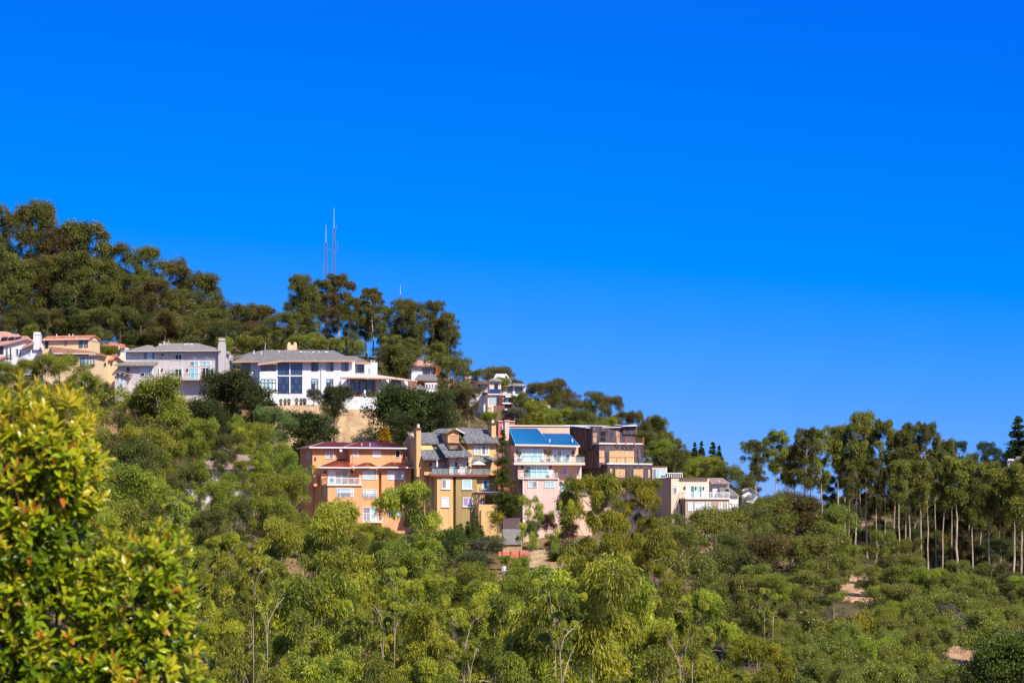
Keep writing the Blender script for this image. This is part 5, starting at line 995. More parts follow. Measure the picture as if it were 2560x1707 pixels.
TREES = []
WIDE = {'mid': 1.25, 'spread': 1.3, 'ridge': 1.05, 'oak': 1.2, 'near': 1.12, 'grove': 1.15, 'fir': 1.5}
def tree(kind, px, top, Y, wpx, label, mat=None, v=None, rot=None, name=None, cat='tree', group=None, base=None, bark=None, tname='trunk', cname='crown'):
    """Stand a tree on the hillside with its crown top at photograph row `top` and a crown `wpx` photograph pixels wide."""
    i = len(TREES); P = PROTO[kind]; tk, cr, H, W = P[(i * 7 + i // 3) % len(P) if v is None else v % len(P)]
    p = pt(px, top, Y); z = gz(p.x, p.y) - .3 if base is None else pt(px, base, Y).z
    h_ = max(p.z - z, 1.0); sxy = WIDE.get(kind, 1.1) * wpx * Y / F / W; sz = h_ / H
    e = empty(name or {'ridge': 'eucalyptus_tree', 'grove': 'eucalyptus_tree', 'mid': 'eucalyptus_tree', 'near': 'eucalyptus_tree', 'spread': 'eucalyptus_tree', 'airy': 'eucalyptus_tree', 'limbs': 'eucalyptus_tree', 'snag': 'dead_tree', 'oak': 'oak_tree', 'shrub': 'shrub', 'fir': 'fir_tree', 'redwood': 'redwood_tree', 'cypress': 'cypress_shrub'}[kind], (p.x, p.y, z))
    e.rotation_euler = (0, 0, (i * 2.399) % 6.283 if rot is None else rot); e.scale = (sxy, sxy, sz)
    for n_, me in ((tname, tk), (cname, cr)):
        o = bpy.data.objects.new(n_, me); C.objects.link(o); o.parent = e
        if n_ == cname and kind not in ('fir', 'redwood', 'cypress'):
            k = min(max(sz / sxy, .95), 1.4) * sxy / sz; o.scale = (1, 1, k); o.location = (0, 0, H * (1 - k))
        m_ = mat if n_ == cname else bark
        if m_: o.material_slots[0].link = 'OBJECT'; o.material_slots[0].material = MATS[m_]
    tag(e, label, cat, group); TREES.append(e); return e
ORD = ['first', 'second', 'third', 'fourth', 'fifth', 'sixth', 'seventh', 'eighth', 'ninth', 'tenth', 'eleventh', 'twelfth', 'thirteenth', 'fourteenth', 'fifteenth', 'sixteenth', 'seventeenth', 'eighteenth', 'nineteenth', 'twentieth', 'twenty-first', 'twenty-second', 'twenty-third', 'twenty-fourth', 'twenty-fifth', 'twenty-sixth', 'twenty-seventh', 'twenty-eighth', 'twenty-ninth', 'thirtieth']
def row(kind, items, fmt, group, mats=None, Y=None, name=None, cat='tree', **kw):
    for i, it in enumerate(sorted(items)):
        px, top, w = it[:3]; y = it[3] if len(it) > 3 else Y
        m = None if mats is None else mats[i % len(mats)]
        tree(kind, px, top, y + ((i * 37) % 11 - 5) * .8, w, fmt % ORD[i], mat=m, group=group, name=name, cat=cat, **kw)
# left ridge
row('ridge', [(-18, 512, 110), (42, 518, 105), (97, 505, 105), (150, 568, 120), (226, 558, 150), (292, 610, 115), (360, 618, 115), (424, 652, 115), (500, 684, 105), (548, 752, 100), (602, 762, 105), (655, 766, 105), (697, 818, 80)],
    '%s tall eucalyptus from the left along the left ridge skyline', 'eucalyptus on the left ridge skyline', ['leaf_ridge', 'leaf_ridge', 'leaf_ridge', 'leaf_ridge_brown'], 640)
row('ridge', [(12, 612, 110), (72, 650, 110), (128, 640, 110), (186, 628, 120), (252, 650, 120), (318, 690, 110), (388, 700, 110), (450, 725, 110), (520, 772, 105), (576, 800, 95), (630, 806, 95)],
    '%s eucalyptus from the left in the row just below the left ridge skyline', 'eucalyptus below the left skyline', ['leaf_ridge', 'leaf_ridge', 'leaf_ridge_brown', 'leaf_ridge'], 614)
row('mid', [(18, 775, 80), (62, 760, 80), (112, 772, 75), (250, 770, 85), (302, 765, 85), (350, 782, 85), (402, 775, 85), (455, 790, 80), (505, 800, 70), (570, 808, 80), (618, 812, 75), (668, 815, 75), (712, 780, 85)],
    '%s leafy tree from the left at the foot of the left ridge wood', 'trees at the foot of the left ridge wood', ['leaf_ridge', 'leaf_oak', 'leaf_ridge_brown', 'leaf_ridge'], 594)
tree('redwood', 165, 722, 598, 75, 'dark green conifer above the cream house, left of the two', 'leaf_oak', rot=1)
tree('redwood', 205, 728, 600, 75, 'dark green conifer above the cream house, right of the two', 'leaf_oak', rot=2)
tree('oak', 72, 812, 572, 48, 'yellow-green shrubby tree behind the white chimney at far left', 'leaf_mid')
tree('shrub', 275, 865, 566, 44, 'bright green rounded bush beside the cream house roof', 'leaf_lime', cat='shrub')
# ridge cluster under the masts
row('grove', [(797, 700, 56), (846, 684, 76), (916, 752, 56), (932, 720, 56)],
    '%s tall bare-stemmed eucalyptus from the left in the ridge cluster below the radio masts', 'tall eucalyptus below the radio masts', ['leaf_ridge', 'leaf_ridge_brown'], 622)
row('ridge', [(750, 687, 78), (775, 716, 66), (825, 735, 62), (878, 744, 68), (956, 764, 60), (1004, 748, 72), (1041, 755, 60), (1076, 753, 62), (1100, 800, 60), (1122, 781, 68)],
    '%s leafy tall eucalyptus from the left in the ridge cluster below the radio masts', 'leafy eucalyptus below the radio masts', ['leaf_ridge', 'leaf_ridge', 'leaf_ridge_brown'], 612)
row('ridge', [(735, 826, 50), (790, 832, 50), (860, 842, 45), (985, 838, 62), (1030, 845, 60), (1095, 858, 50)],
    '%s shorter eucalyptus from the left behind the white house roof', 'shorter eucalyptus behind the white house', ['leaf_ridge', 'leaf_grove'], 598)
tree('grove', 1000, 865, 580, 75, 'leaning eucalyptus with bare limbs right of the white house roof', 'leaf_ridge')
tree('mid', 968, 862, 582, 58, 'shaggy eucalyptus just above the pinkish pavilion roof', 'leaf_ridge')
row('shrub', [(745, 838, 60), (800, 842, 60), (840, 845, 45), (893, 850, 45), (560, 842, 45), (620, 838, 60)], '%s green shrub from the left behind the white house ridge', 'shrubs behind the white house ridge', ['leaf_grove'], 572, cat='shrub')
# in front of the upper houses
for a in [('mid', 0, 905, 530, 90, 'olive tree below the white house at the left edge', 'leaf_mid'), ('mid', 66, 898, 532, 85, 'olive tree covering the corner between the white and cream houses', 'leaf_mid'),
          ('mid', 146, 884, 530, 105, 'domed tree in front of the cream house', 'leaf_mid'), ('mid', 205, 932, 520, 80, 'lower olive tree below the cream house balcony', 'leaf_mid'), ('mid', 262, 955, 527, 60, 'dark green tree left of the grey house tower', 'leaf_oak'),
          ('oak', 570, 925, 524, 135, 'large dark oak between the grey house and the white house', None), ('oak', 655, 965, 528, 95, 'smaller dark oak overlapping the white house lower left windows', None), ('oak', 520, 1000, 515, 110, 'dark oak below the grey house balcony', None),
          ('mid', 436, 938, 500, 185, 'big spreading eucalyptus in front of the grey house', 'leaf_mid'), ('mid', 335, 986, 505, 85, 'eucalyptus at the foot of the grey house tower', 'leaf_mid'),
          ('mid', 684, 1016, 510, 95, 'light green willow-like tree left of the earth bank', 'leaf_willow'), ('oak', 800, 1030, 519, 150, 'dark oak in front of the earth bank above the orange house', None), ('oak', 835, 964, 527, 72, 'tall dark tree in front of the white house pavilion', 'leaf_oak'),
          ('oak', 1005, 962, 516, 165, 'broad dark oak right of the earth bank', None), ('oak', 1085, 975, 520, 120, 'dark oak behind the ochre house roof', None), ('oak', 985, 1035, 506, 90, 'low dark oak beside the ochre house left chimney', None),
          ('mid', 1138, 890, 530, 85, 'tall pointed olive-brown tree on the skyline above the ochre house', 'leaf_ridge'), ('mid', 1172, 968, 528, 52, 'brownish tree behind the ochre house right chimney', 'leaf_ridge_brown')]:
    tree(a[0], a[1], a[2], a[3], a[4], a[5], a[6])
tree('shrub', 784, 972, 537.0, 36, 'grey-green garden shrub by the terrace fence of the white house', 'leaf_grey', cat='shrub', base=1012)
tree('cypress', 962, 1066, 500, 30, 'golden yellow pointed small tree above the orange house', 'leaf_gold', base=1120, name='golden_tree', cat='tree')
# hilltop cluster
for a in [('shrub', 1188, 926, 570, 30, 'small rounded shrub on the skyline left of the white gable', 'leaf_ridge'), ('mid', 1243, 916, 612, 80, 'flat-topped tree behind the hilltop gabled house', 'leaf_ridge_brown'), ('mid', 1285, 948, 600, 40, 'dark tree right of the hilltop gabled house', 'leaf_ridge_brown'),
          ('mid', 1292, 988, 556, 34, 'small olive tree in front of the hilltop deck', 'leaf_ridge'), ('shrub', 1255, 943, 574, 40, 'bright shrub below the white gable on the hilltop', 'leaf_mid'), ('mid', 1312, 980, 552, 58, 'rounded brown-green tree right of the maroon wing', 'leaf_ridge'), ('mid', 1345, 1000, 550, 80, 'rounded olive tree above the blue roof', 'leaf_mid'),
          ('shrub', 1292, 1018, 532, 55, 'silvery grey shrub above the pink house', 'leaf_grey'), ('shrub', 1268, 1043, 528, 28, 'dark maroon shrub beside the maroon fence', 'leaf_maroon'), ('shrub', 1225, 1028, 525, 40, 'green shrub at the foot of the cream hilltop house', 'leaf_mid'), ('mid', 1400, 1020, 545, 80, 'olive tree above the pink house parapet', 'leaf_mid'), ('mid', 1450, 1022, 545, 80, 'olive tree above the unfinished house roof', 'leaf_ridge')]:
    tree(a[0], a[1], a[2], a[3], a[4], a[5], a[6], cat='shrub' if a[0] == 'shrub' else 'tree')
row('cypress', [(1304, 1046, 22), (1318, 1036, 26), (1335, 1032, 26), (1352, 1032, 26), (1368, 1040, 24), (1382, 1050, 18)], '%s yellow-green cypress shrub from the left above the pink house parapet', 'yellow-green cypress shrubs', ['leaf_lime'], 505, cat='shrub', base=1085)
row('mid', [(1346, 956, 62), (1384, 970, 50), (1412, 948, 90), (1476, 979, 66), (1528, 989, 60), (1556, 1028, 42), (1590, 1027, 50), (1625, 1039, 58), (1643, 1041, 58), (1668, 1078, 60), (1692, 1098, 58), (1714, 1124, 55)],
    '%s eucalyptus from the left along the falling ridge behind the unfinished house', 'trees on the falling ridge', ['leaf_ridge_brown', 'leaf_ridge'], 604)
row('mid', [(1475, 1035, 75), (1515, 1042, 70), (1560, 1060, 70), (1602, 1078, 75), (1640, 1098, 75), (1676, 1122, 70), (1712, 1150, 65), (1650, 1148, 60), (1745, 1155, 60)],
    '%s olive tree from the left below the falling ridge', 'trees below the falling ridge', ['leaf_ridge', 'leaf_mid', 'leaf_oak'], 560)
for i, a in enumerate([(1737, 1104, 34), (1754, 1101, 36), (1782, 1102, 38), (1798, 1112, 36)]):
    tree('fir', a[0], a[1], 592 + i, a[2], '%s dark fir from the left of the four on the skyline gap' % ORD[i], group='dark firs in the skyline gap')
for a in [('mid', 1765, 1140, 575, 75, 'rounded green tree in front of the four firs', 'leaf_mid'), ('mid', 1786, 1146, 568, 45, 'bright yellow-green tree below the right-hand firs', 'leaf_yellow_green'), ('mid', 1823, 1163, 560, 95, 'grey-green tree beside the small gabled house', 'leaf_ridge'), ('spread', 1880, 1188, 640, 60, 'flat-topped far tree in the skyline gap left of the grove', 'leaf_ridge_brown')]:
    tree(a[0], a[1], a[2], a[3], a[4], a[5], a[6])
# between and below the lower houses
tree('redwood', 1257, 1064, 468, 66, 'tall redwood between the ochre house and the pink house', base=1310)
tree('oak', 1287, 1236, 466, 42, 'small round green tree in the gap left of the pink house', 'leaf_redwood', base=1320)
tree('shrub', 1333, 1303, 457, 50, 'rounded clipped green bush at the pink house left foot', 'leaf_scrub', cat='shrub', base=1362)
tree('shrub', 1366, 1284, 462, 48, 'purple-leaved shrub against the pink wall', 'leaf_maroon', cat='shrub', base=1338)
tree('shrub', 1425, 1308, 460, 44, 'purple-leaved shrub partly behind the big eucalyptus', 'leaf_maroon', cat='shrub', base=1362)
tree('shrub', 1376, 1352, 452, 30, 'dark red shrub on the dry slope', 'leaf_maroon', cat='shrub', base=1382)
tree('cypress', 1384, 1372, 448, 30, 'small bright yellow shrub on the dry slope', 'leaf_lime', base=1405, cat='shrub')
tree('shrub', 1415, 1362, 447, 60, 'olive bush right of the small yellow shrub', 'leaf_scrub', cat='shrub', base=1415)
tree('shrub', 1230, 1338, 456, 70, 'grey-green scrub bush below the terrace wall of the ochre house', 'leaf_scrub', cat='shrub', base=1385)
tree('shrub', 1195, 1348, 454, 50, 'dull brownish scrub bush below the ochre house', 'leaf_grey', cat='shrub', base=1390)
row('cypress', [(1142, 1312, 16), (1152, 1308, 18), (1170, 1302, 20), (1184, 1296, 16), (1192, 1285, 15), (1200, 1312, 22)], '%s spiky green conifer shrub from the left against the ochre house base', 'spiky green shrubs by the ochre house', ['leaf_redwood'], 459, cat='shrub', base=1355)
tree('shrub', 1115, 1322, 452, 115, 'broad dark green thicket below the ochre house', 'leaf_redwood', cat='shrub', base=1430)
tree('shrub', 1080, 1345, 446, 90, 'dark green thicket left of the scrub bushes', 'leaf_oak', cat='shrub', base=1440)
tree('shrub', 1262, 1388, 445, 40, 'small green bush in front of the salmon garden wall', 'leaf_mid', cat='shrub', base=1410)
tree('shrub', 1175, 1375, 445, 80, 'rounded scrub thicket above the salmon garden wall', 'leaf_scrub', cat='shrub', base=1430)
# middle left slope
ML = [(20, 985, 505, 135), (112, 962, 510, 140), (212, 985, 500, 120), (165, 1045, 480, 140), (300, 1030, 485, 110), (255, 1080, 470, 130), (40, 1075, 470, 150), (372, 1065, 478, 130), (500, 1046, 488, 95), (327, 1095, 455, 120), (420, 1120, 462, 120), (584, 1036, 492, 42), (606, 1066, 486, 58), (650, 1056, 488, 75), (560, 1085, 478, 60),
      (685, 1105, 470, 95), (735, 1128, 462, 80), (640, 1150, 450, 80), (705, 1185, 445, 110), (470, 1165, 448, 100), (380, 1190, 440, 120), (270, 1165, 430, 150), (150, 1150, 440, 160), (545, 1225, 440, 70), (605, 1240, 430, 70), (440, 1255, 410, 130), (330, 1255, 400, 150), (240, 1280, 385, 150), (690, 1240, 420, 110), (520, 1275, 400, 90), (492, 1150, 446, 50), (585, 1180, 444, 55), (640, 1128, 449, 42), (540, 1200, 436, 80), (552, 1126, 452, 40), (602, 1150, 446, 40)]
LM = ['olive eucalyptus crown behind the leafy bush top, nearest the left edge', 'eucalyptus between the bush top and the cream house', 'eucalyptus below the cream house, left of the grey tower', 'eucalyptus just right of the foreground bush top', 'eucalyptus below the grey house tower', 'eucalyptus at the shoulder of the foreground bush', 'eucalyptus mostly hidden behind the foreground bush',
      'eucalyptus below the big spreading one by the grey house', 'domed eucalyptus below the dark oaks', 'round-headed eucalyptus with bright rim left of the hidden house', 'eucalyptus left of the hidden house roof', 'small round-headed eucalyptus on a thin stem above the hidden house', 'round-headed eucalyptus right of the thin-stemmed one', 'domed eucalyptus left of the willow-like tree', 'eucalyptus crown above the hidden house roof',
      'eucalyptus right of the hidden house roof', 'eucalyptus against the orange house left wall', 'eucalyptus in front of the hidden house right end', 'eucalyptus between the hidden house and the orange house', 'eucalyptus in front of the hidden house left end', 'eucalyptus in front of the low flat-roofed garage', 'eucalyptus left of the flat-roofed garage', 'eucalyptus behind the middle of the foreground bush', 'slender eucalyptus before the hidden house porch', 'slender eucalyptus below the orange deck beam', 'eucalyptus below the garage', 'eucalyptus right of the foreground bush notch', 'eucalyptus tucked behind the bush right lobe', 'eucalyptus below the orange house left corner', 'eucalyptus in shade below the hidden house', 'slim eucalyptus screening the hidden house wall at left', 'slim eucalyptus screening the middle of the hidden house wall', 'slim eucalyptus screening the hidden house roof right slope', 'bushy eucalyptus screening the hidden house lower floor', 'feathery eucalyptus across the hidden house roof', 'feathery eucalyptus at the hidden house right eave']
for i, (px, top, Y, w) in enumerate(ML): tree('mid', px, top, Y - 14, w, LM[i], ['leaf_mid', 'leaf_mid', 'leaf_near', 'leaf_mid', 'leaf_ridge'][i % 5], group='eucalyptus on the left slope')
# lower front band
LF = [(732, 1258, 300, 270, 'near', None, 'broad eucalyptus directly below the orange house'), (868, 1260, 345, 115, 'near', None, 'bushy bright eucalyptus against the orange house foot'), (1012, 1212, 330, 215, 'near', None, 'leafy eucalyptus in front of the orange and ochre houses'),
      (640, 1300, 262, 230, 'near', None, 'eucalyptus left of the broad one below the orange house'), (868, 1376, 232, 270, 'near', None, 'eucalyptus with pale forked limbs below the orange house'), (1010, 1372, 240, 190, 'near', None, 'eucalyptus below the leafy one before the ochre house'), (800, 1440, 200, 320, 'near', 'leaf_near', 'large eucalyptus in the middle of the lower left slope'),
      (1155, 1405, 300, 110, 'mid', None, 'small eucalyptus below the dark thicket'), (1165, 1458, 250, 200, 'near', None, 'domed eucalyptus right of the lower centre'), (1110, 1512, 200, 230, 'near', None, 'eucalyptus below the domed one near the lower centre'), (615, 1395, 250, 190, 'near', None, 'eucalyptus with a leaning pale trunk right of the bush'),
      (515, 1500, 205, 170, 'near', None, 'eucalyptus touching the right edge of the bush'), (655, 1605, 150, 280, 'near', 'leaf_near', 'eucalyptus crown at the bottom edge right of the bush'), (700, 1530, 190, 220, 'near', None, 'eucalyptus above the bottom crown right of the bush'), (900, 1555, 180, 270, 'near', None, 'eucalyptus crown in the bottom left centre'),
      (985, 1650, 150, 220, 'near', None, 'crown cut by the bottom edge below the centre'), (1080, 1650, 152, 230, 'near', None, 'crown cut by the bottom edge right of the centre-left'), (800, 1640, 152, 240, 'near', None, 'crown cut by the bottom edge in the left centre'), (490, 1420, 265, 150, 'near', None, 'eucalyptus behind the right lobe of the bush'), (555, 1335, 300, 150, 'near', None, 'eucalyptus below the hidden house, right of the bush'),
      (480, 1600, 165, 190, 'near', None, 'crown at the bottom edge against the bush'), (1215, 1585, 172, 210, 'near', None, 'crown low in the centre of the bottom edge'), (950, 1455, 225, 200, 'near', None, 'eucalyptus between the two pale-limbed ones'), (1060, 1440, 235, 150, 'near', None, 'slim eucalyptus below the ochre house thicket'),
      (1500, 1190, 232, 215, 'near', 'leaf_yellow_green', 'tall near eucalyptus in front of the pink and unfinished houses'), (1592, 1194, 238, 135, 'near', 'leaf_yellow_green', 'tall near eucalyptus in front of the unfinished house'), (1355, 1240, 226, 130, 'airy', None, 'airy drooping eucalyptus spray before the pink wall'), (1640, 1345, 236, 160, 'near', None, 'eucalyptus below the tan house'),
      (1500, 1400, 172, 400, 'near', None, 'huge eucalyptus in the lower centre right'), (1330, 1425, 195, 260, 'near', None, 'eucalyptus left of the huge one'), (1660, 1450, 182, 300, 'near', None, 'eucalyptus right of the huge one'), (1260, 1440, 280, 140, 'mid', None, 'eucalyptus below the salmon garden wall'), (1200, 1420, 330, 100, 'mid', None, 'small olive tree left below the salmon garden wall'),
      (1350, 1640, 150, 260, 'near', None, 'crown cut by the bottom edge left of the huge eucalyptus'), (1560, 1625, 150, 300, 'near', 'leaf_near', 'crown cut by the bottom edge below the huge eucalyptus'), (1780, 1580, 180, 220, 'near', None, 'crown low on the right of the huge eucalyptus'), (1895, 1592, 170, 190, 'near', 'leaf_yellow_green', 'bright yellow-green crown at the bottom edge'), (1760, 1478, 240, 170, 'near', None, 'eucalyptus between the huge one and the right slope'),
      (1300, 1390, 360, 90, 'mid', None, 'rounded olive tree on the dry slope below the pink house'), (1240, 1500, 235, 170, 'near', None, 'eucalyptus in the centre between two taller crowns'), (1450, 1470, 210, 220, 'near', None, 'crown nested in the left of the huge eucalyptus'), (1690, 1560, 175, 220, 'near', None, 'crown below the eucalyptus right of the huge one')]
for i, (px, top, Y, w, k, m, lab) in enumerate(LF): tree(k, px, top, Y, w, lab, m, v=(0 if px == 1012 else i * 5 + i // 4), group='eucalyptus of the lower slope')
row('mid', [(715, 1278, 70, 440), (765, 1290, 66, 438), (812, 1296, 62, 436), (858, 1290, 62, 436), (910, 1305, 70, 436), (962, 1318, 75, 436), (1015, 1335, 75, 436)], '%s bushy tree from the left at the foot of the orange house', 'bushy trees at the foot of the orange house', ['leaf_mid', 'leaf_near', 'leaf_mid'])
row('mid', [(1480, 1345, 70, 452), (1530, 1335, 70, 455), (1580, 1330, 70, 458), (1622, 1338, 60, 462), (1665, 1335, 60, 464)], '%s bushy tree from the left at the foot of the unfinished house', 'bushy trees at the foot of the unfinished house', ['leaf_mid', 'leaf_ridge'])
# right middle and right slope
RM = [(1775, 1270, 470, 130, 'mid', 'leaf_grove', 'grey-green tree covering the tan house right foot'), (1705, 1310, 455, 95, 'mid', 'leaf_grove', 'dark tree below the tan house'), (1860, 1262, 488, 100, 'mid', 'leaf_ridge', 'dark tree below the small gabled house'), (1930, 1235, 500, 120, 'mid', 'leaf_grove', 'olive tree left of the bare trunks'), (2005, 1228, 505, 110, 'mid', 'leaf_ridge_brown', 'brown-olive tree at the left of the bare trunks'), (2062, 1262, 500, 80, 'mid', 'leaf_grove', 'olive tree before the first bare trunks'),
      (1640, 1290, 440, 85, 'mid', 'leaf_mid', 'green tree behind the tall near eucalyptus'), (1925, 1335, 455, 125, 'mid', 'leaf_ridge_brown', 'brownish tree with a dead pale fork in front'), (2030, 1335, 452, 125, 'mid', 'leaf_grove', 'olive tree above the dirt slope'), (1745, 1385, 405, 125, 'mid', 'leaf_grove', 'dark tree right of the huge eucalyptus top'), (1835, 1372, 425, 105, 'mid', 'leaf_ridge', 'dark tree in the shaded middle right'), (1800, 1330, 440, 100, 'mid', 'leaf_ridge', 'dark shaded tree below the grey-green one'), (1880, 1320, 460, 90, 'mid', 'leaf_ridge', 'dark shaded tree left of the dead fork'),
      (1885, 1410, 388, 85, 'spread', 'leaf_mid', 'flat-headed eucalyptus at the left of the right slope'), (1947, 1436, 385, 66, 'spread', 'leaf_mid', 'flat-headed eucalyptus second on the right slope'), (1985, 1426, 395, 66, 'spread', 'leaf_mid', 'flat-headed eucalyptus beside the dirt slope'), (2072, 1460, 396, 72, 'spread', 'leaf_mid', 'flat-headed eucalyptus overlapping the dirt slope left edge'), (1955, 1502, 360, 80, 'spread', 'leaf_mid', 'flat-headed eucalyptus below the second one'), (1880, 1522, 345, 90, 'spread', 'leaf_mid', 'flat-headed eucalyptus right of the huge crown'), (2030, 1524, 362, 115, 'mid', 'leaf_mid', 'domed eucalyptus below the dirt slope left side'), (2160, 1548, 358, 105, 'mid', 'leaf_yellow_green', 'bright domed eucalyptus below the dirt slope'), (2208, 1515, 378, 85, 'mid', 'leaf_mid', 'eucalyptus at the dirt slope lower right'),
      (2240, 1542, 372, 85, 'mid', 'leaf_mid', 'eucalyptus between the dirt slope and the dirt track'), (2297, 1570, 345, 90, 'mid', 'leaf_mid', 'eucalyptus left of the dirt track'), (2090, 1600, 330, 90, 'mid', 'leaf_mid', 'eucalyptus below the bright domed one'), (2150, 1630, 315, 100, 'mid', 'leaf_mid', 'eucalyptus near the bottom edge on the right slope'), (2020, 1645, 300, 115, 'mid', 'leaf_mid', 'eucalyptus at the bottom edge right of the yellow-green crown'), (2225, 1655, 305, 110, 'mid', 'leaf_mid', 'eucalyptus at the bottom edge below the dirt track left end'), (2310, 1645, 310, 100, 'mid', 'leaf_mid', 'eucalyptus at the bottom edge below the dirt track'),
      (2116, 1360, 500, 52, 'mid', 'leaf_mid', 'small bright tree at the foot of the first bare trunks'), (2221, 1326, 500, 56, 'mid', 'leaf_mid', 'small olive tree at the foot of the middle trunks'), (2281, 1344, 498, 66, 'mid', 'leaf_mid', 'olive tree right of the middle trunks foot'), (2240, 1400, 470, 95, 'mid', 'leaf_mid', 'olive tree right of the dirt slope top'), (2328, 1418, 462, 85, 'mid', 'leaf_mid', 'olive tree below the grove on the right'), (2165, 1412, 470, 50, 'mid', 'leaf_grove', 'small tree at the dirt slope top edge'), (2365, 1478, 425, 95, 'mid', 'leaf_mid', 'eucalyptus above the thin grey tree'), (2423, 1462, 455, 80, 'mid', 'leaf_mid', 'olive tree at the foot of the leaning trunks'), (2500, 1490, 450, 85, 'mid', 'leaf_grove', 'olive tree at the foot of the last trunks'), (2548, 1462, 470, 75, 'mid', 'leaf_grove', 'olive tree at the right edge below the grove'),
      (2290, 1500, 400, 85, 'mid', 'leaf_mid', 'eucalyptus right of the dirt slope'), (2455, 1540, 400, 90, 'mid', 'leaf_grove', 'olive tree right of the thin grey tree'), (2530, 1550, 380, 90, 'mid', 'leaf_grove', 'dark tree above the green dome at the right edge'), (2110, 1660, 290, 90, 'mid', 'leaf_mid', 'low crown at the bottom edge left of the right slope centre'), (1960, 1590, 320, 90, 'mid', 'leaf_mid', 'eucalyptus above the bottom crowns on the right slope'), (1830, 1450, 370, 90, 'mid', 'leaf_grove', 'tree in the hollow right of the huge eucalyptus'),
      (1920, 1470, 410, 80, 'mid', 'leaf_mid', 'tree tucked between the flat-headed eucalyptus'), (2020, 1470, 420, 80, 'mid', 'leaf_grove', 'tree left of the dirt slope foot'), (2075, 1545, 370, 70, 'mid', 'leaf_grove', 'tree just below the dirt slope'), (2120, 1570, 345, 80, 'mid', 'leaf_mid', 'tree between the two domed eucalyptus'), (2260, 1460, 440, 80, 'mid', 'leaf_mid', 'tree right of the dirt slope, below the grove'), (2210, 1460, 448, 60, 'mid', 'leaf_grove', 'tree at the right rim of the dirt slope'), (2410, 1400, 500, 80, 'mid', 'leaf_grove', 'dark tree at the foot of the right trunks'), (2480, 1420, 498, 80, 'mid', 'leaf_ridge', 'dark tree before the last right trunks'), (2340, 1540, 388, 60, 'mid', 'leaf_mid', 'tree left of the thin grey tree'), (2190, 1590, 335, 90, 'mid', 'leaf_mid', 'tree above the bottom edge in the right slope centre'), (2260, 1610, 328, 80, 'mid', 'leaf_mid', 'tree above the bottom edge left of the dirt track'), (2380, 1672, 295, 90, 'mid', 'leaf_mid', 'crown at the bottom edge before the dirt track'), (2450, 1690, 290, 90, 'mid', 'leaf_mid', 'crown at the bottom edge left of the corner dome'), (1990, 1560, 345, 80, 'mid', 'leaf_grove', 'tree between the flat-headed eucalyptus and the bottom crowns'), (2490, 1580, 340, 90, 'mid', 'leaf_grove', 'dark tree right of the dirt track')]
for i, (px, top, Y, w, k, m, lab) in enumerate(RM): tree(k, px, top - (16 if i % 4 == 0 and i > 12 else 0), Y - (42 if Y < 440 and px > 1850 else 52), w * (1.5, 1.0, 1.2, .9, 1.3)[i % 5], lab, 'leaf_grove' if m == 'leaf_mid' and px % 3 else m, group='trees of the right slope')
row('mid', [(2005, 1395, 80, 445), (2060, 1402, 70, 445), (2212, 1432, 66, 420), (2262, 1412, 80, 425), (2305, 1442, 80, 412), (2350, 1436, 80, 420), (2400, 1430, 80, 430), (2450, 1436, 80, 430), (2515, 1430, 85, 435), (2572, 1440, 80, 430)], '%s rounded olive tree from the left in the band below the grove', 'olive trees in the band below the grove', ['leaf_mid', 'leaf_grove', 'leaf_ridge'])
row('mid', [(1930, 1545, 79, 312), (1985, 1610, 84, 278), (2045, 1580, 79, 305), (2070, 1630, 84, 268), (2125, 1600, 74, 298), (2225, 1570, 74, 322), (2265, 1580, 74, 312), (2250, 1500, 72, 372), (2330, 1520, 74, 362), (2280, 1535, 72, 345), (2440, 1500, 79, 390), (2480, 1520, 79, 380), (2545, 1510, 84, 385), (2560, 1600, 96, 310), (2350, 1565, 60, 338)], '%s low rounded tree from the left on the right slope below the dirt', 'low trees of the right slope', ['leaf_mid', 'leaf_grove', 'leaf_grove'])
tree('snag', 1975, 1362, 442, 50, 'pale dead forked tree before the dark trees right of the tan house', bark='bark_pale')
for a_ in [(655, 1395, 180, 130, 'sparse eucalyptus with pale forked stems right of the bush'), (955, 1420, 178, 120, 'sparse eucalyptus with pale stems below the orange house corner'), (1425, 1450, 150, 150, 'sparse eucalyptus with pale limbs before the huge crown'), (1150, 1520, 160, 120, 'sparse pale-stemmed eucalyptus low in the centre'), (1720, 1500, 160, 120, 'sparse pale-stemmed eucalyptus right of the huge crown'), (1930, 1470, 300, 80, 'sparse pale-limbed eucalyptus on the right slope'), (430, 1240, 330, 90, 'sparse pale-stemmed eucalyptus right of the bush shoulder')]: tree('limbs', *a_)
tree('airy', 2388, 1510, 378, 135, 'thin grey half-bare tree on the dirt track', 'leaf_grey')
tree('oak', 2510, 1582, 175, 210, 'dark green domed tree in the bottom right corner', 'leaf_redwood')
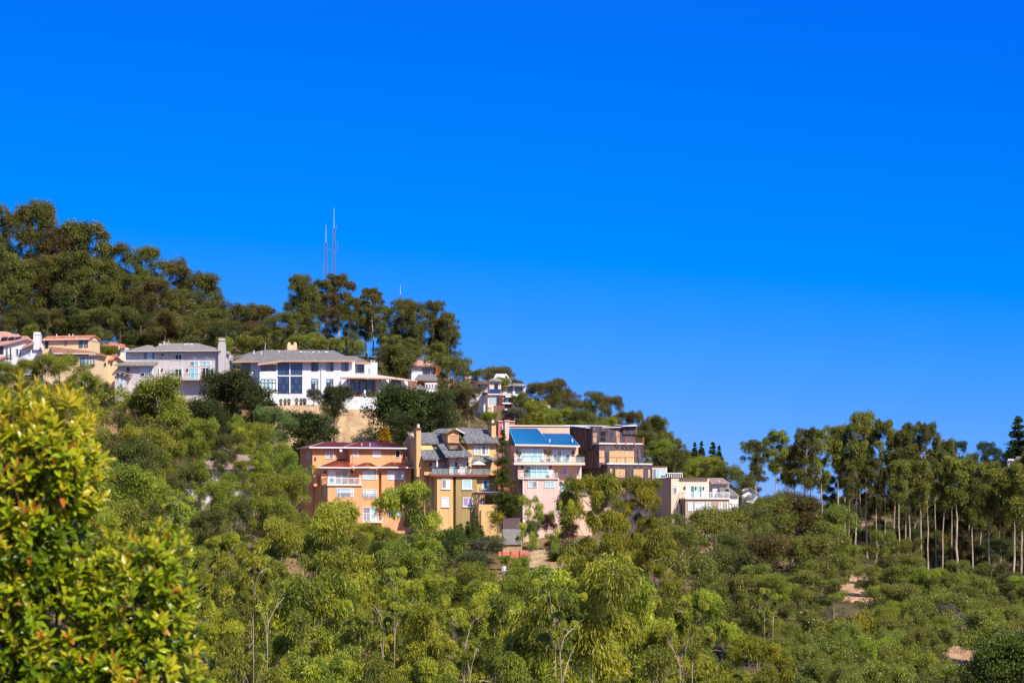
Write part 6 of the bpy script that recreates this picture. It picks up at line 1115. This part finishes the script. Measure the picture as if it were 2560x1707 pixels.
# grove of bare trunks
row('grove', [(1893, 1100, 62), (1938, 1076, 66), (1984, 1112, 60), (2010, 1070, 62), (2054, 1074, 55), (2090, 1063, 58), (2124, 1150, 45), (2138, 1037, 66), (2168, 1029, 62), (2190, 1145, 50), (2214, 1050, 62), (2248, 1150, 50), (2262, 1058, 55), (2276, 1082, 60), (2303, 1150, 55), (2320, 1056, 62), (2358, 1098, 58), (2398, 1142, 72), (2432, 1190, 66), (2474, 1154, 80), (2532, 1158, 80), (2566, 1130, 70)],
    '%s tall bare-trunked eucalyptus from the left in the right-hand grove', 'bare-trunked grove on the right', ['leaf_ridge', 'leaf_grove', 'leaf_grove'], 548)
row('grove', [(2075, 1190, 50), (2150, 1180, 50), (2202, 1210, 50), (2230, 1185, 45), (2290, 1195, 50), (2340, 1200, 55), (2375, 1215, 55), (2415, 1230, 60), (2455, 1240, 60), (2500, 1215, 60), (2545, 1240, 55)],
    '%s shorter bare-trunked eucalyptus from the left behind the front trunks of the grove', 'shorter trunks inside the grove', ['leaf_ridge', 'leaf_ridge_brown'], 575)
row('mid', [(2095, 1240, 80), (2140, 1232, 80), (2190, 1238, 85), (2245, 1235, 85), (2300, 1240, 85), (2355, 1245, 90), (2410, 1250, 90), (2465, 1258, 90), (2525, 1260, 90)], '%s dark understorey tree from the left inside the grove', 'dark understorey trees in the grove', ['leaf_oak', 'leaf_ridge'], 592)
row('mid', [(2095, 1330, 70), (2150, 1322, 75), (2205, 1325, 70), (2265, 1320, 75), (2330, 1328, 75), (2400, 1335, 80), (2470, 1345, 80), (2540, 1350, 80)], '%s low dark tree from the left among the front trunks of the grove', 'low dark trees among the front trunks', ['leaf_oak', 'leaf_ridge', 'leaf_ridge_brown'], 566)
row('mid', [(1900, 1245, 70), (1960, 1255, 75), (2030, 1262, 75), (2085, 1270, 70)], '%s olive tree from the left in the dip below the skyline gap', 'olive trees in the dip', ['leaf_ridge', 'leaf_oak'], 600)
row('grove', [(1962, 1122, 52), (2030, 1128, 50), (2112, 1104, 50), (2152, 1098, 50), (2236, 1104, 50), (2292, 1110, 50), (2340, 1122, 54), (2380, 1142, 56), (2420, 1160, 58), (2452, 1174, 60), (2500, 1172, 60), (2550, 1177, 60)],
    '%s eucalyptus from the left in the back row of the right-hand grove', 'back row of the grove on the right', ['leaf_grove', 'leaf_ridge'], 566)
# far hill on the right
row('mid', [(2395, 1101, 46), (2430, 1132, 55), (2475, 1104, 50), (2505, 1128, 60), (2540, 1120, 55)], '%s dark tree from the left on the far right hilltop', 'trees on the far right hilltop', ['leaf_conifer', 'leaf_ridge', 'leaf_conifer'], 742)
tree('fir', 2546, 1036, 728, 75, 'tall dark conifer against the sky at the right edge', v=1)
tree('fir', 2572, 1062, 724, 70, 'conifer cut by the right edge beside the tall one', v=0)

# ---------------------------------------------------------------- brush on the ground
def undergrowth():
    rng = np.random.default_rng(77); nb = 9000
    Y = 190 + 560 * rng.random(nb) ** .75; px = rng.uniform(-60, 2640, nb); x = (px - 1280) * Y / F
    def off(px0, px1, Y0, Y1): return ~((px > px0) & (px < px1) & (Y > Y0) & (Y < Y1))
    k = off(2090, 2192, 415, 485) & off(2320, 2500, 360, 380) & off(1235, 1460, 440, 474) & off(560, 1120, 522, 556) & off(-100, 620, 534, 572) & off(730, 1850, 455, 502) & off(1020, 1420, 555, 590)
    x, Y = x[k], Y[k]; r = rng.uniform(.7, 2.0, len(x)); z = ground(x, Y)
    cl = np.stack([x, Y, z + r * .25, r], 1)
    c, a, t = clump_leaves(cl, 190000, .1, .9, rng, .8, .55)
    me = leaf_mesh('brush', c, a, .42, .20, t, rng); me.materials.append(MATS['leaf_under'])
    o = bpy.data.objects.new('brush', me); C.objects.link(o); tag(o, 'low scrub and brush covering the hillside between the trees', 'brush', kind='stuff')
undergrowth()

# ---------------------------------------------------------------- leafy bush in the foreground
def leaf_shape(L_, W_, fold=.22, curl=.18):
    ys = [0, .22, .5, .78, 1.0]; ws = [.04, .36, .5, .34, .02]; v = []; f = []
    for y, w_ in zip(ys, ws):
        z = -curl * L_ * y * y
        v += [(-w_ * W_, y * L_, z + fold * w_ * W_), (0, y * L_, z), (w_ * W_, y * L_, z + fold * w_ * W_)]
    for i in range(4):
        for j in range(2): f.append((i * 3 + j, i * 3 + j + 1, i * 3 + j + 4, i * 3 + j + 3))
    return np.array(v), np.array(f)
def foreground_bush():
    rng = np.random.default_rng(3); Y0 = 15.5; s = Y0 / F
    blobs = [(70, 1265, 205, 300), (130, 1150, 120, 180), (340, 1530, 150, 195), (398, 1440, 78, 130), (110, 1600, 260, 280), (-120, 1400, 260, 420), (300, 1680, 210, 170)]
    base = pt(60, 1800, Y0 + .5); base.z = gz(base.x, base.y) - .05; e = empty('leafy_bush', base); tag(e, 'glossy yellow-green leafy bush filling the lower left corner', 'bush')
    sprigs = []
    for bx, by, rx, ry in blobs:
        n = int(rx * ry / 112); d = unit(rng.normal(size=(n, 3))); d[:, 1] -= .35; d = unit(d); rr = rng.uniform(.45, 1.0, n) ** .6 + (rng.random(n) < .14) * rng.uniform(.04, .15, n)
        for k in range(n):
            px = bx + d[k, 0] * rx * rr[k]; py = by - d[k, 2] * ry * rr[k]; dep = Y0 + .45 + d[k, 1] * .42 * rr[k]
            ins = any(((px - b[0]) / b[2]) ** 2 + ((py - b[1]) / b[3]) ** 2 < .45 for b in blobs if b[0] != bx) and d[k, 1] > -.2
            if ins and rng.random() < .6: continue
            sprigs.append((np.array(pt(px, py, dep)), d[k] * np.array([1, .8, 1]) + np.array([0, -.1, .75]), rr[k]))
    LV, LF_ = leaf_shape(1, .36); variants = []
    V = []; T = []; items = []
    for P, ax, rr in sprigs:
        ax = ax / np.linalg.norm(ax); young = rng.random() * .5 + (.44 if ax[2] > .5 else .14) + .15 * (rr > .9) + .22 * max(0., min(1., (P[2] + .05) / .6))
        hlp = np.array([.3, .9, .1]); u = np.cross(ax, hlp); u /= np.linalg.norm(u); w_ = np.cross(ax, u); n = rng.integers(8, 13); ph = rng.uniform(0, 6.28)
        for i in range(n):
            t = i / n; az = ph + i * 2.4; rad = u * math.cos(az) + w_ * math.sin(az)
            opn = 1.25 - 1.05 * t + rng.normal(0, .15)
            y = ax * math.cos(opn) + rad * math.sin(opn); y /= np.linalg.norm(y); z = np.cross(np.cross(y, ax + rad * .01), y); z /= max(np.linalg.norm(z), 1e-6); x = np.cross(y, z)
            L_ = rng.uniform(.055, .096) * (1 - .30 * t); o = P + ax * (.065 * t - .03)
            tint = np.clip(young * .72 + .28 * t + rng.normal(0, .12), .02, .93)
            if rng.random() < .012: tint = 1.0
            items.append((o, x, y, z, L_, tint))
    # stems
    m = MB()
    for P, ax, rr in sprigs[::2]:
        a = ax / np.linalg.norm(ax); m.tube([Vector(P - a * .16 - np.array(base)), Vector(P + a * .03 - np.array(base))], [.006, .003], 4)
    root = np.array(base)
    for k in range(14):
        P, ax, rr = sprigs[(k * 97) % len(sprigs)]; q_ = P - root; m.tube([Vector((rng.normal(0, .05), .2, 0)), Vector(q_ * .45 + np.array([0, .15, .1])), Vector(q_ * .85 + np.array([0, .15, 0]))], [.035, .02, .008], 6)
    m.build('branches', 'bark_brown', e)
    # the leaves nearest the eye are single parts
    inview = [i for i, it in enumerate(items) if -10 < 1280 + F * it[0][0] / it[0][1] < 540 and HZ - F * it[0][2] / it[0][1] < 1700]
    inview.sort(key=lambda i: items[i][0][1] - items[i][4] * 3); single = set(inview[:300])
    vm = {}
    for tb_ in range(8):
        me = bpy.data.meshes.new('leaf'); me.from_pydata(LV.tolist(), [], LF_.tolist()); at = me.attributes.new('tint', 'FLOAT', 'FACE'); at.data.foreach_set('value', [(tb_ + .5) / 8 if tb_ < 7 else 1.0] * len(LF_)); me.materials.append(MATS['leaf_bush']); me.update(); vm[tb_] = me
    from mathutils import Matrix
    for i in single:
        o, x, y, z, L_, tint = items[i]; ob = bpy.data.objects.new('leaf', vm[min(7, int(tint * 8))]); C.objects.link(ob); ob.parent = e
        M = Matrix(((x[0] * L_, y[0] * L_, z[0] * L_, o[0] - base.x), (x[1] * L_, y[1] * L_, z[1] * L_, o[1] - base.y), (x[2] * L_, y[2] * L_, z[2] * L_, o[2] - base.z), (0, 0, 0, 1))); ob.matrix_local = M
    rest = [it for i, it in enumerate(items) if i not in single]
    O = np.array([it[0] for it in rest]) - np.array(base); Xa = np.array([it[1] for it in rest]); Ya = np.array([it[2] for it in rest]); Za = np.array([it[3] for it in rest]); Ls = np.array([it[4] for it in rest])[:, None, None]
    V = O[:, None, :] + Ls * (LV[None, :, 0:1] * Xa[:, None, :] + LV[None, :, 1:2] * Ya[:, None, :] + LV[None, :, 2:3] * Za[:, None, :])
    nv = len(LV); Fq = (LF_[None] + (np.arange(len(rest)) * nv)[:, None, None]).reshape(-1, 4); V = V.reshape(-1, 3)
    me = bpy.data.meshes.new('leaves'); nf = len(Fq)
    me.vertices.add(len(V)); me.vertices.foreach_set('co', V.astype(np.float32).ravel()); me.loops.add(4 * nf); me.loops.foreach_set('vertex_index', Fq.astype(np.int32).ravel()); me.polygons.add(nf); me.polygons.foreach_set('loop_start', np.arange(0, 4 * nf, 4, dtype=np.int32))
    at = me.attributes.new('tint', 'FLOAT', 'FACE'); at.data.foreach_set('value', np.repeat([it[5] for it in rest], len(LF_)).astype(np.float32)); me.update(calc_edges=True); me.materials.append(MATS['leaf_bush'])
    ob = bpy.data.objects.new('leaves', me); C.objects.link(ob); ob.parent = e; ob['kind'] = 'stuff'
    print('bush leaves', len(items))
foreground_bush()

# ---------------------------------------------------------------- pots, furniture and other small things
def pot_plant(h, x, y, w, label, pot='terracotta', leaf='leaf_scrub', r=.32, hp=.5, rp=.45, zp=.55, seed=0, group=None, stem=0.0, tilt=0):
    p = h.world(h.q(x, y, w)); e = empty('potted_plant', p); tag(e, label, 'potted plant', group)
    MB().lathe([(r * .72, 0), (r, hp * .86), (r * 1.12, hp * .87), (r * 1.12, hp)], 12).build('pot', pot, e)
    rng = np.random.default_rng(seed); n = 260; st = stem; m = MB()
    for i in range(5):
        a = i * 1.3; m.tube([Vector((0, 0, hp * .8)), Vector((.05 * math.cos(a), .05 * math.sin(a), hp + st * .6)), Vector((rp * .5 * math.cos(a), rp * .5 * math.sin(a), hp + st + zp * .6))], [.03, .022, .008], 4)
    m.build('stem', 'bark_brown', e)
    d = unit(rng.normal(size=(n, 3))); c = d * rng.uniform(.45, 1, (n, 1)) * np.array([rp, rp, zp * .7]) + np.array([0, 0, hp + st + zp * .55])
    me = leaf_mesh('foliage', c, unit(d + np.array([0, 0, .3])), .22, .07, rng.random(n), rng); me.materials.append(MATS[leaf]); o = bpy.data.objects.new('foliage', me); C.objects.link(o); o.parent = e
    return e
def chair(h, x, y, w, rz, label, mat='furniture', group=None, k=1.0):
    p = h.world(h.q(x, y, w)); e = empty('patio_chair', p, rz); tag(e, label, 'chair', group); e.scale = (k, k, k)
    MB().box(-.26, .26, -.26, .26, .40, .46).build('seat', mat, e); MB().prism([(-.26, .22, .46), (.26, .22, .46), (.26, .32, .98), (-.26, .32, .98)], (0, .04, 0)).build('backrest', mat, e)
    for sx_ in (-1, 1):
        for sy in (-1, 1): MB().box(sx_ * .24 - .025, sx_ * .24 + .025, sy * .24 - .025, sy * .24 + .025, 0, .40).build('leg', mat, e)
        MB().box(sx_ * .28 - .03, sx_ * .28 + .03, -.26, .26, .62, .66).build('armrest', mat, e)
def table(h, x, y, w, label, mat='furniture', L_=1.4, D=.8, hgt=.72):
    p = h.world(h.q(x, y, w)); e = empty('patio_table', p, h.yaw); tag(e, label, 'table')
    MB().box(-L_ / 2, L_ / 2, -D / 2, D / 2, hgt - .05, hgt).build('table_top', mat, e)
    for sx_ in (-1, 1):
        for sy in (-1, 1): MB().box(sx_ * (L_ / 2 - .08) - .03, sx_ * (L_ / 2 - .08) + .03, sy * (D / 2 - .08) - .03, sy * (D / 2 - .08) + .03, 0, hgt - .05).build('leg', mat, e)
def parasol(h, x, ytop, ybot, w, label, open_=True, rad=1.5):
    b = h.world(h.q(x, ybot, w)); t = h.world(h.q(x, ytop, w)); H = t.z - b.z; e = empty('parasol', b); tag(e, label, 'parasol')
    MB().tube([(0, 0, 0), (0, 0, H)], [.035, .03], 8).build('pole', 'white_paint', e); MB().lathe([(.28, 0), (.28, .08), (.06, .12)], 12).build('base', 'grey_metal', e)
    if open_: MB().lathe([(rad, H - .62), (rad * .98, H - .58), (rad * .5, H - .22), (.04, H)], 8).build('canopy', 'canvas', e)
    else: MB().lathe([(.10, H - 1.9), (.24, H - 1.75), (.16, H - .7), (.03, H)], 8).build('canopy', 'canvas', e)
h = D_HOUSE
PL = ['first terracotta pot with spiky plant from the left by the white house fence', 'second terracotta pot from the left by the white house fence', 'third terracotta pot from the left by the white house fence', 'fourth terracotta pot from the left by the white house fence', 'fifth terracotta pot from the left by the white house fence', 'rightmost terracotta pot by the white house fence']
for i, x in enumerate((1285, 1380, 1470, 1640, 1740, 1820)): pot_plant(h, x, 1492 - i * 4, -1.7, PL[i], r=.30, hp=.42, rp=.35, zp=.8, seed=i, group='terracotta pots on the terrace')
for i, x in enumerate((760, 900, 1110, 1230)): pot_plant(h, X(x), 1280, -4.3, '%s planter from the left on the pavilion terrace edge' % ORD[i], r=.45, hp=.4, rp=.5, zp=.5, seed=20 + i, group='planters on the pavilion terrace', leaf='leaf_maroon' if i % 2 else 'leaf_scrub')
h = G_HOUSE
for i, x in enumerate((690, 900, 1090)): chair(h, x, 824, -2.6, .5 - .4 * i, '%s patio chair from the left on the orange house balcony' % ORD[i], 'rust' if i else 'furniture', 'chairs on the orange house balcony', 1.15)
h = H_HOUSE
parasol(h, 778, 915, 1236, -1.6, 'closed pale parasol on the ochre house deck', False); parasol(h, 1640, 940, 1236, -1.6, 'open pale parasol on the ochre house deck', True, 1.25)
table(h, 890, 1236, -1.8, 'low dark table on the left of the ochre house deck', L_=1.1)
for i, (x, rz, lab) in enumerate(((820, .6, 'dark deck chair left of the low table on the ochre house deck'), (960, -.5, 'dark deck chair right of the low table on the ochre house deck'), (1090, 0, 'dark high-backed chair before the ochre house bay door'))): chair(h, x, 1237, -1.9, rz, lab, 'furniture', 'chairs on the ochre house deck', 1.2)
table(h, 1600, 1237, -2.6, 'dark dining table under the open parasol', L_=1.5)
for i, (x, lab, st) in enumerate(((755, 'potted plant at the left end of the ochre house deck', .3), (1205, 'tall potted shrub left of the ochre house french doors', .5), (1455, 'red potted shrub right of the ochre house french doors', .4), (1830, 'potted plant at the right end of the ochre house deck rail', .1))): pot_plant(h, x, 1237, -2.9, lab, r=.32, hp=.45, rp=.36, zp=.5, seed=40 + i, stem=st, leaf='leaf_scrub' if i != 2 else 'leaf_mid')
h = I_HOUSE
for i, (x, y, w, lab, st) in enumerate(((360, 574, -1.5, 'tall plant in grey pot at the left of the pink house top balcony', .5), (695, 575, -1.5, 'tall plant in grey pot between the two top sliding doors of the pink house', .5), (1045, 577, -1.5, 'bushy plant at the right end of the pink house top balcony', 0), (440, 752, -2.9, 'green pot plant on the pink house middle balcony', 0), (836, 936, -1.6, 'topiary plant in grey pot by the pink house lower door', .7))):
    pot_plant(h, x, y, w, lab, 'grey_pot', r=.42, hp=.55, rp=.42, zp=.6, seed=60 + i, stem=st)
table(h, 870, 576, -1.3, 'white table on the pink house top balcony', 'white_paint', 1.3)
for x, rz, lab in ((795, .6, 'dark chair left of the white table on the pink house balcony'), (905, -.6, 'dark chair right of the white table on the pink house balcony')): chair(h, x, 576, -1.3, rz, lab, 'furniture', 'chairs on the pink house top balcony', 1.2)
chair(h, 735, 753, -2.8, .4, 'light chair on the pink house middle balcony', 'white_paint', k=1.2)
# palm-like plant by the ochre terrace
def spiky(px, py, Y, base, label):
    p = pt(px, base, Y); e = empty('palm_plant', p); tag(e, label, 'palm'); H = (base - py) * Y / F; rng = np.random.default_rng(8)
    MB().tube([(0, 0, 0), (.1, 0, H * .35), (0, 0, H * .62)], [.16, .12, .12], 7).build('trunk', 'bark_brown', e); m = MB()
    n = 120; d = unit(rng.normal(size=(n, 3)) * np.array([1, 1, .6]) + np.array([0, 0, .35])); c = d * np.array([1.1, 1.1, 1.2]) * .75 + np.array([0, 0, H * .66])
    me = leaf_mesh('fronds', c, d, 1.7, .16, rng.random(n), rng); me.materials.append(MATS['leaf_yellow_green']); o = bpy.data.objects.new('fronds', me); C.objects.link(o); o.parent = e
spiky(1243, 1272, 461, 1348, 'palm-like spiky plant in front of the ochre terrace wall')
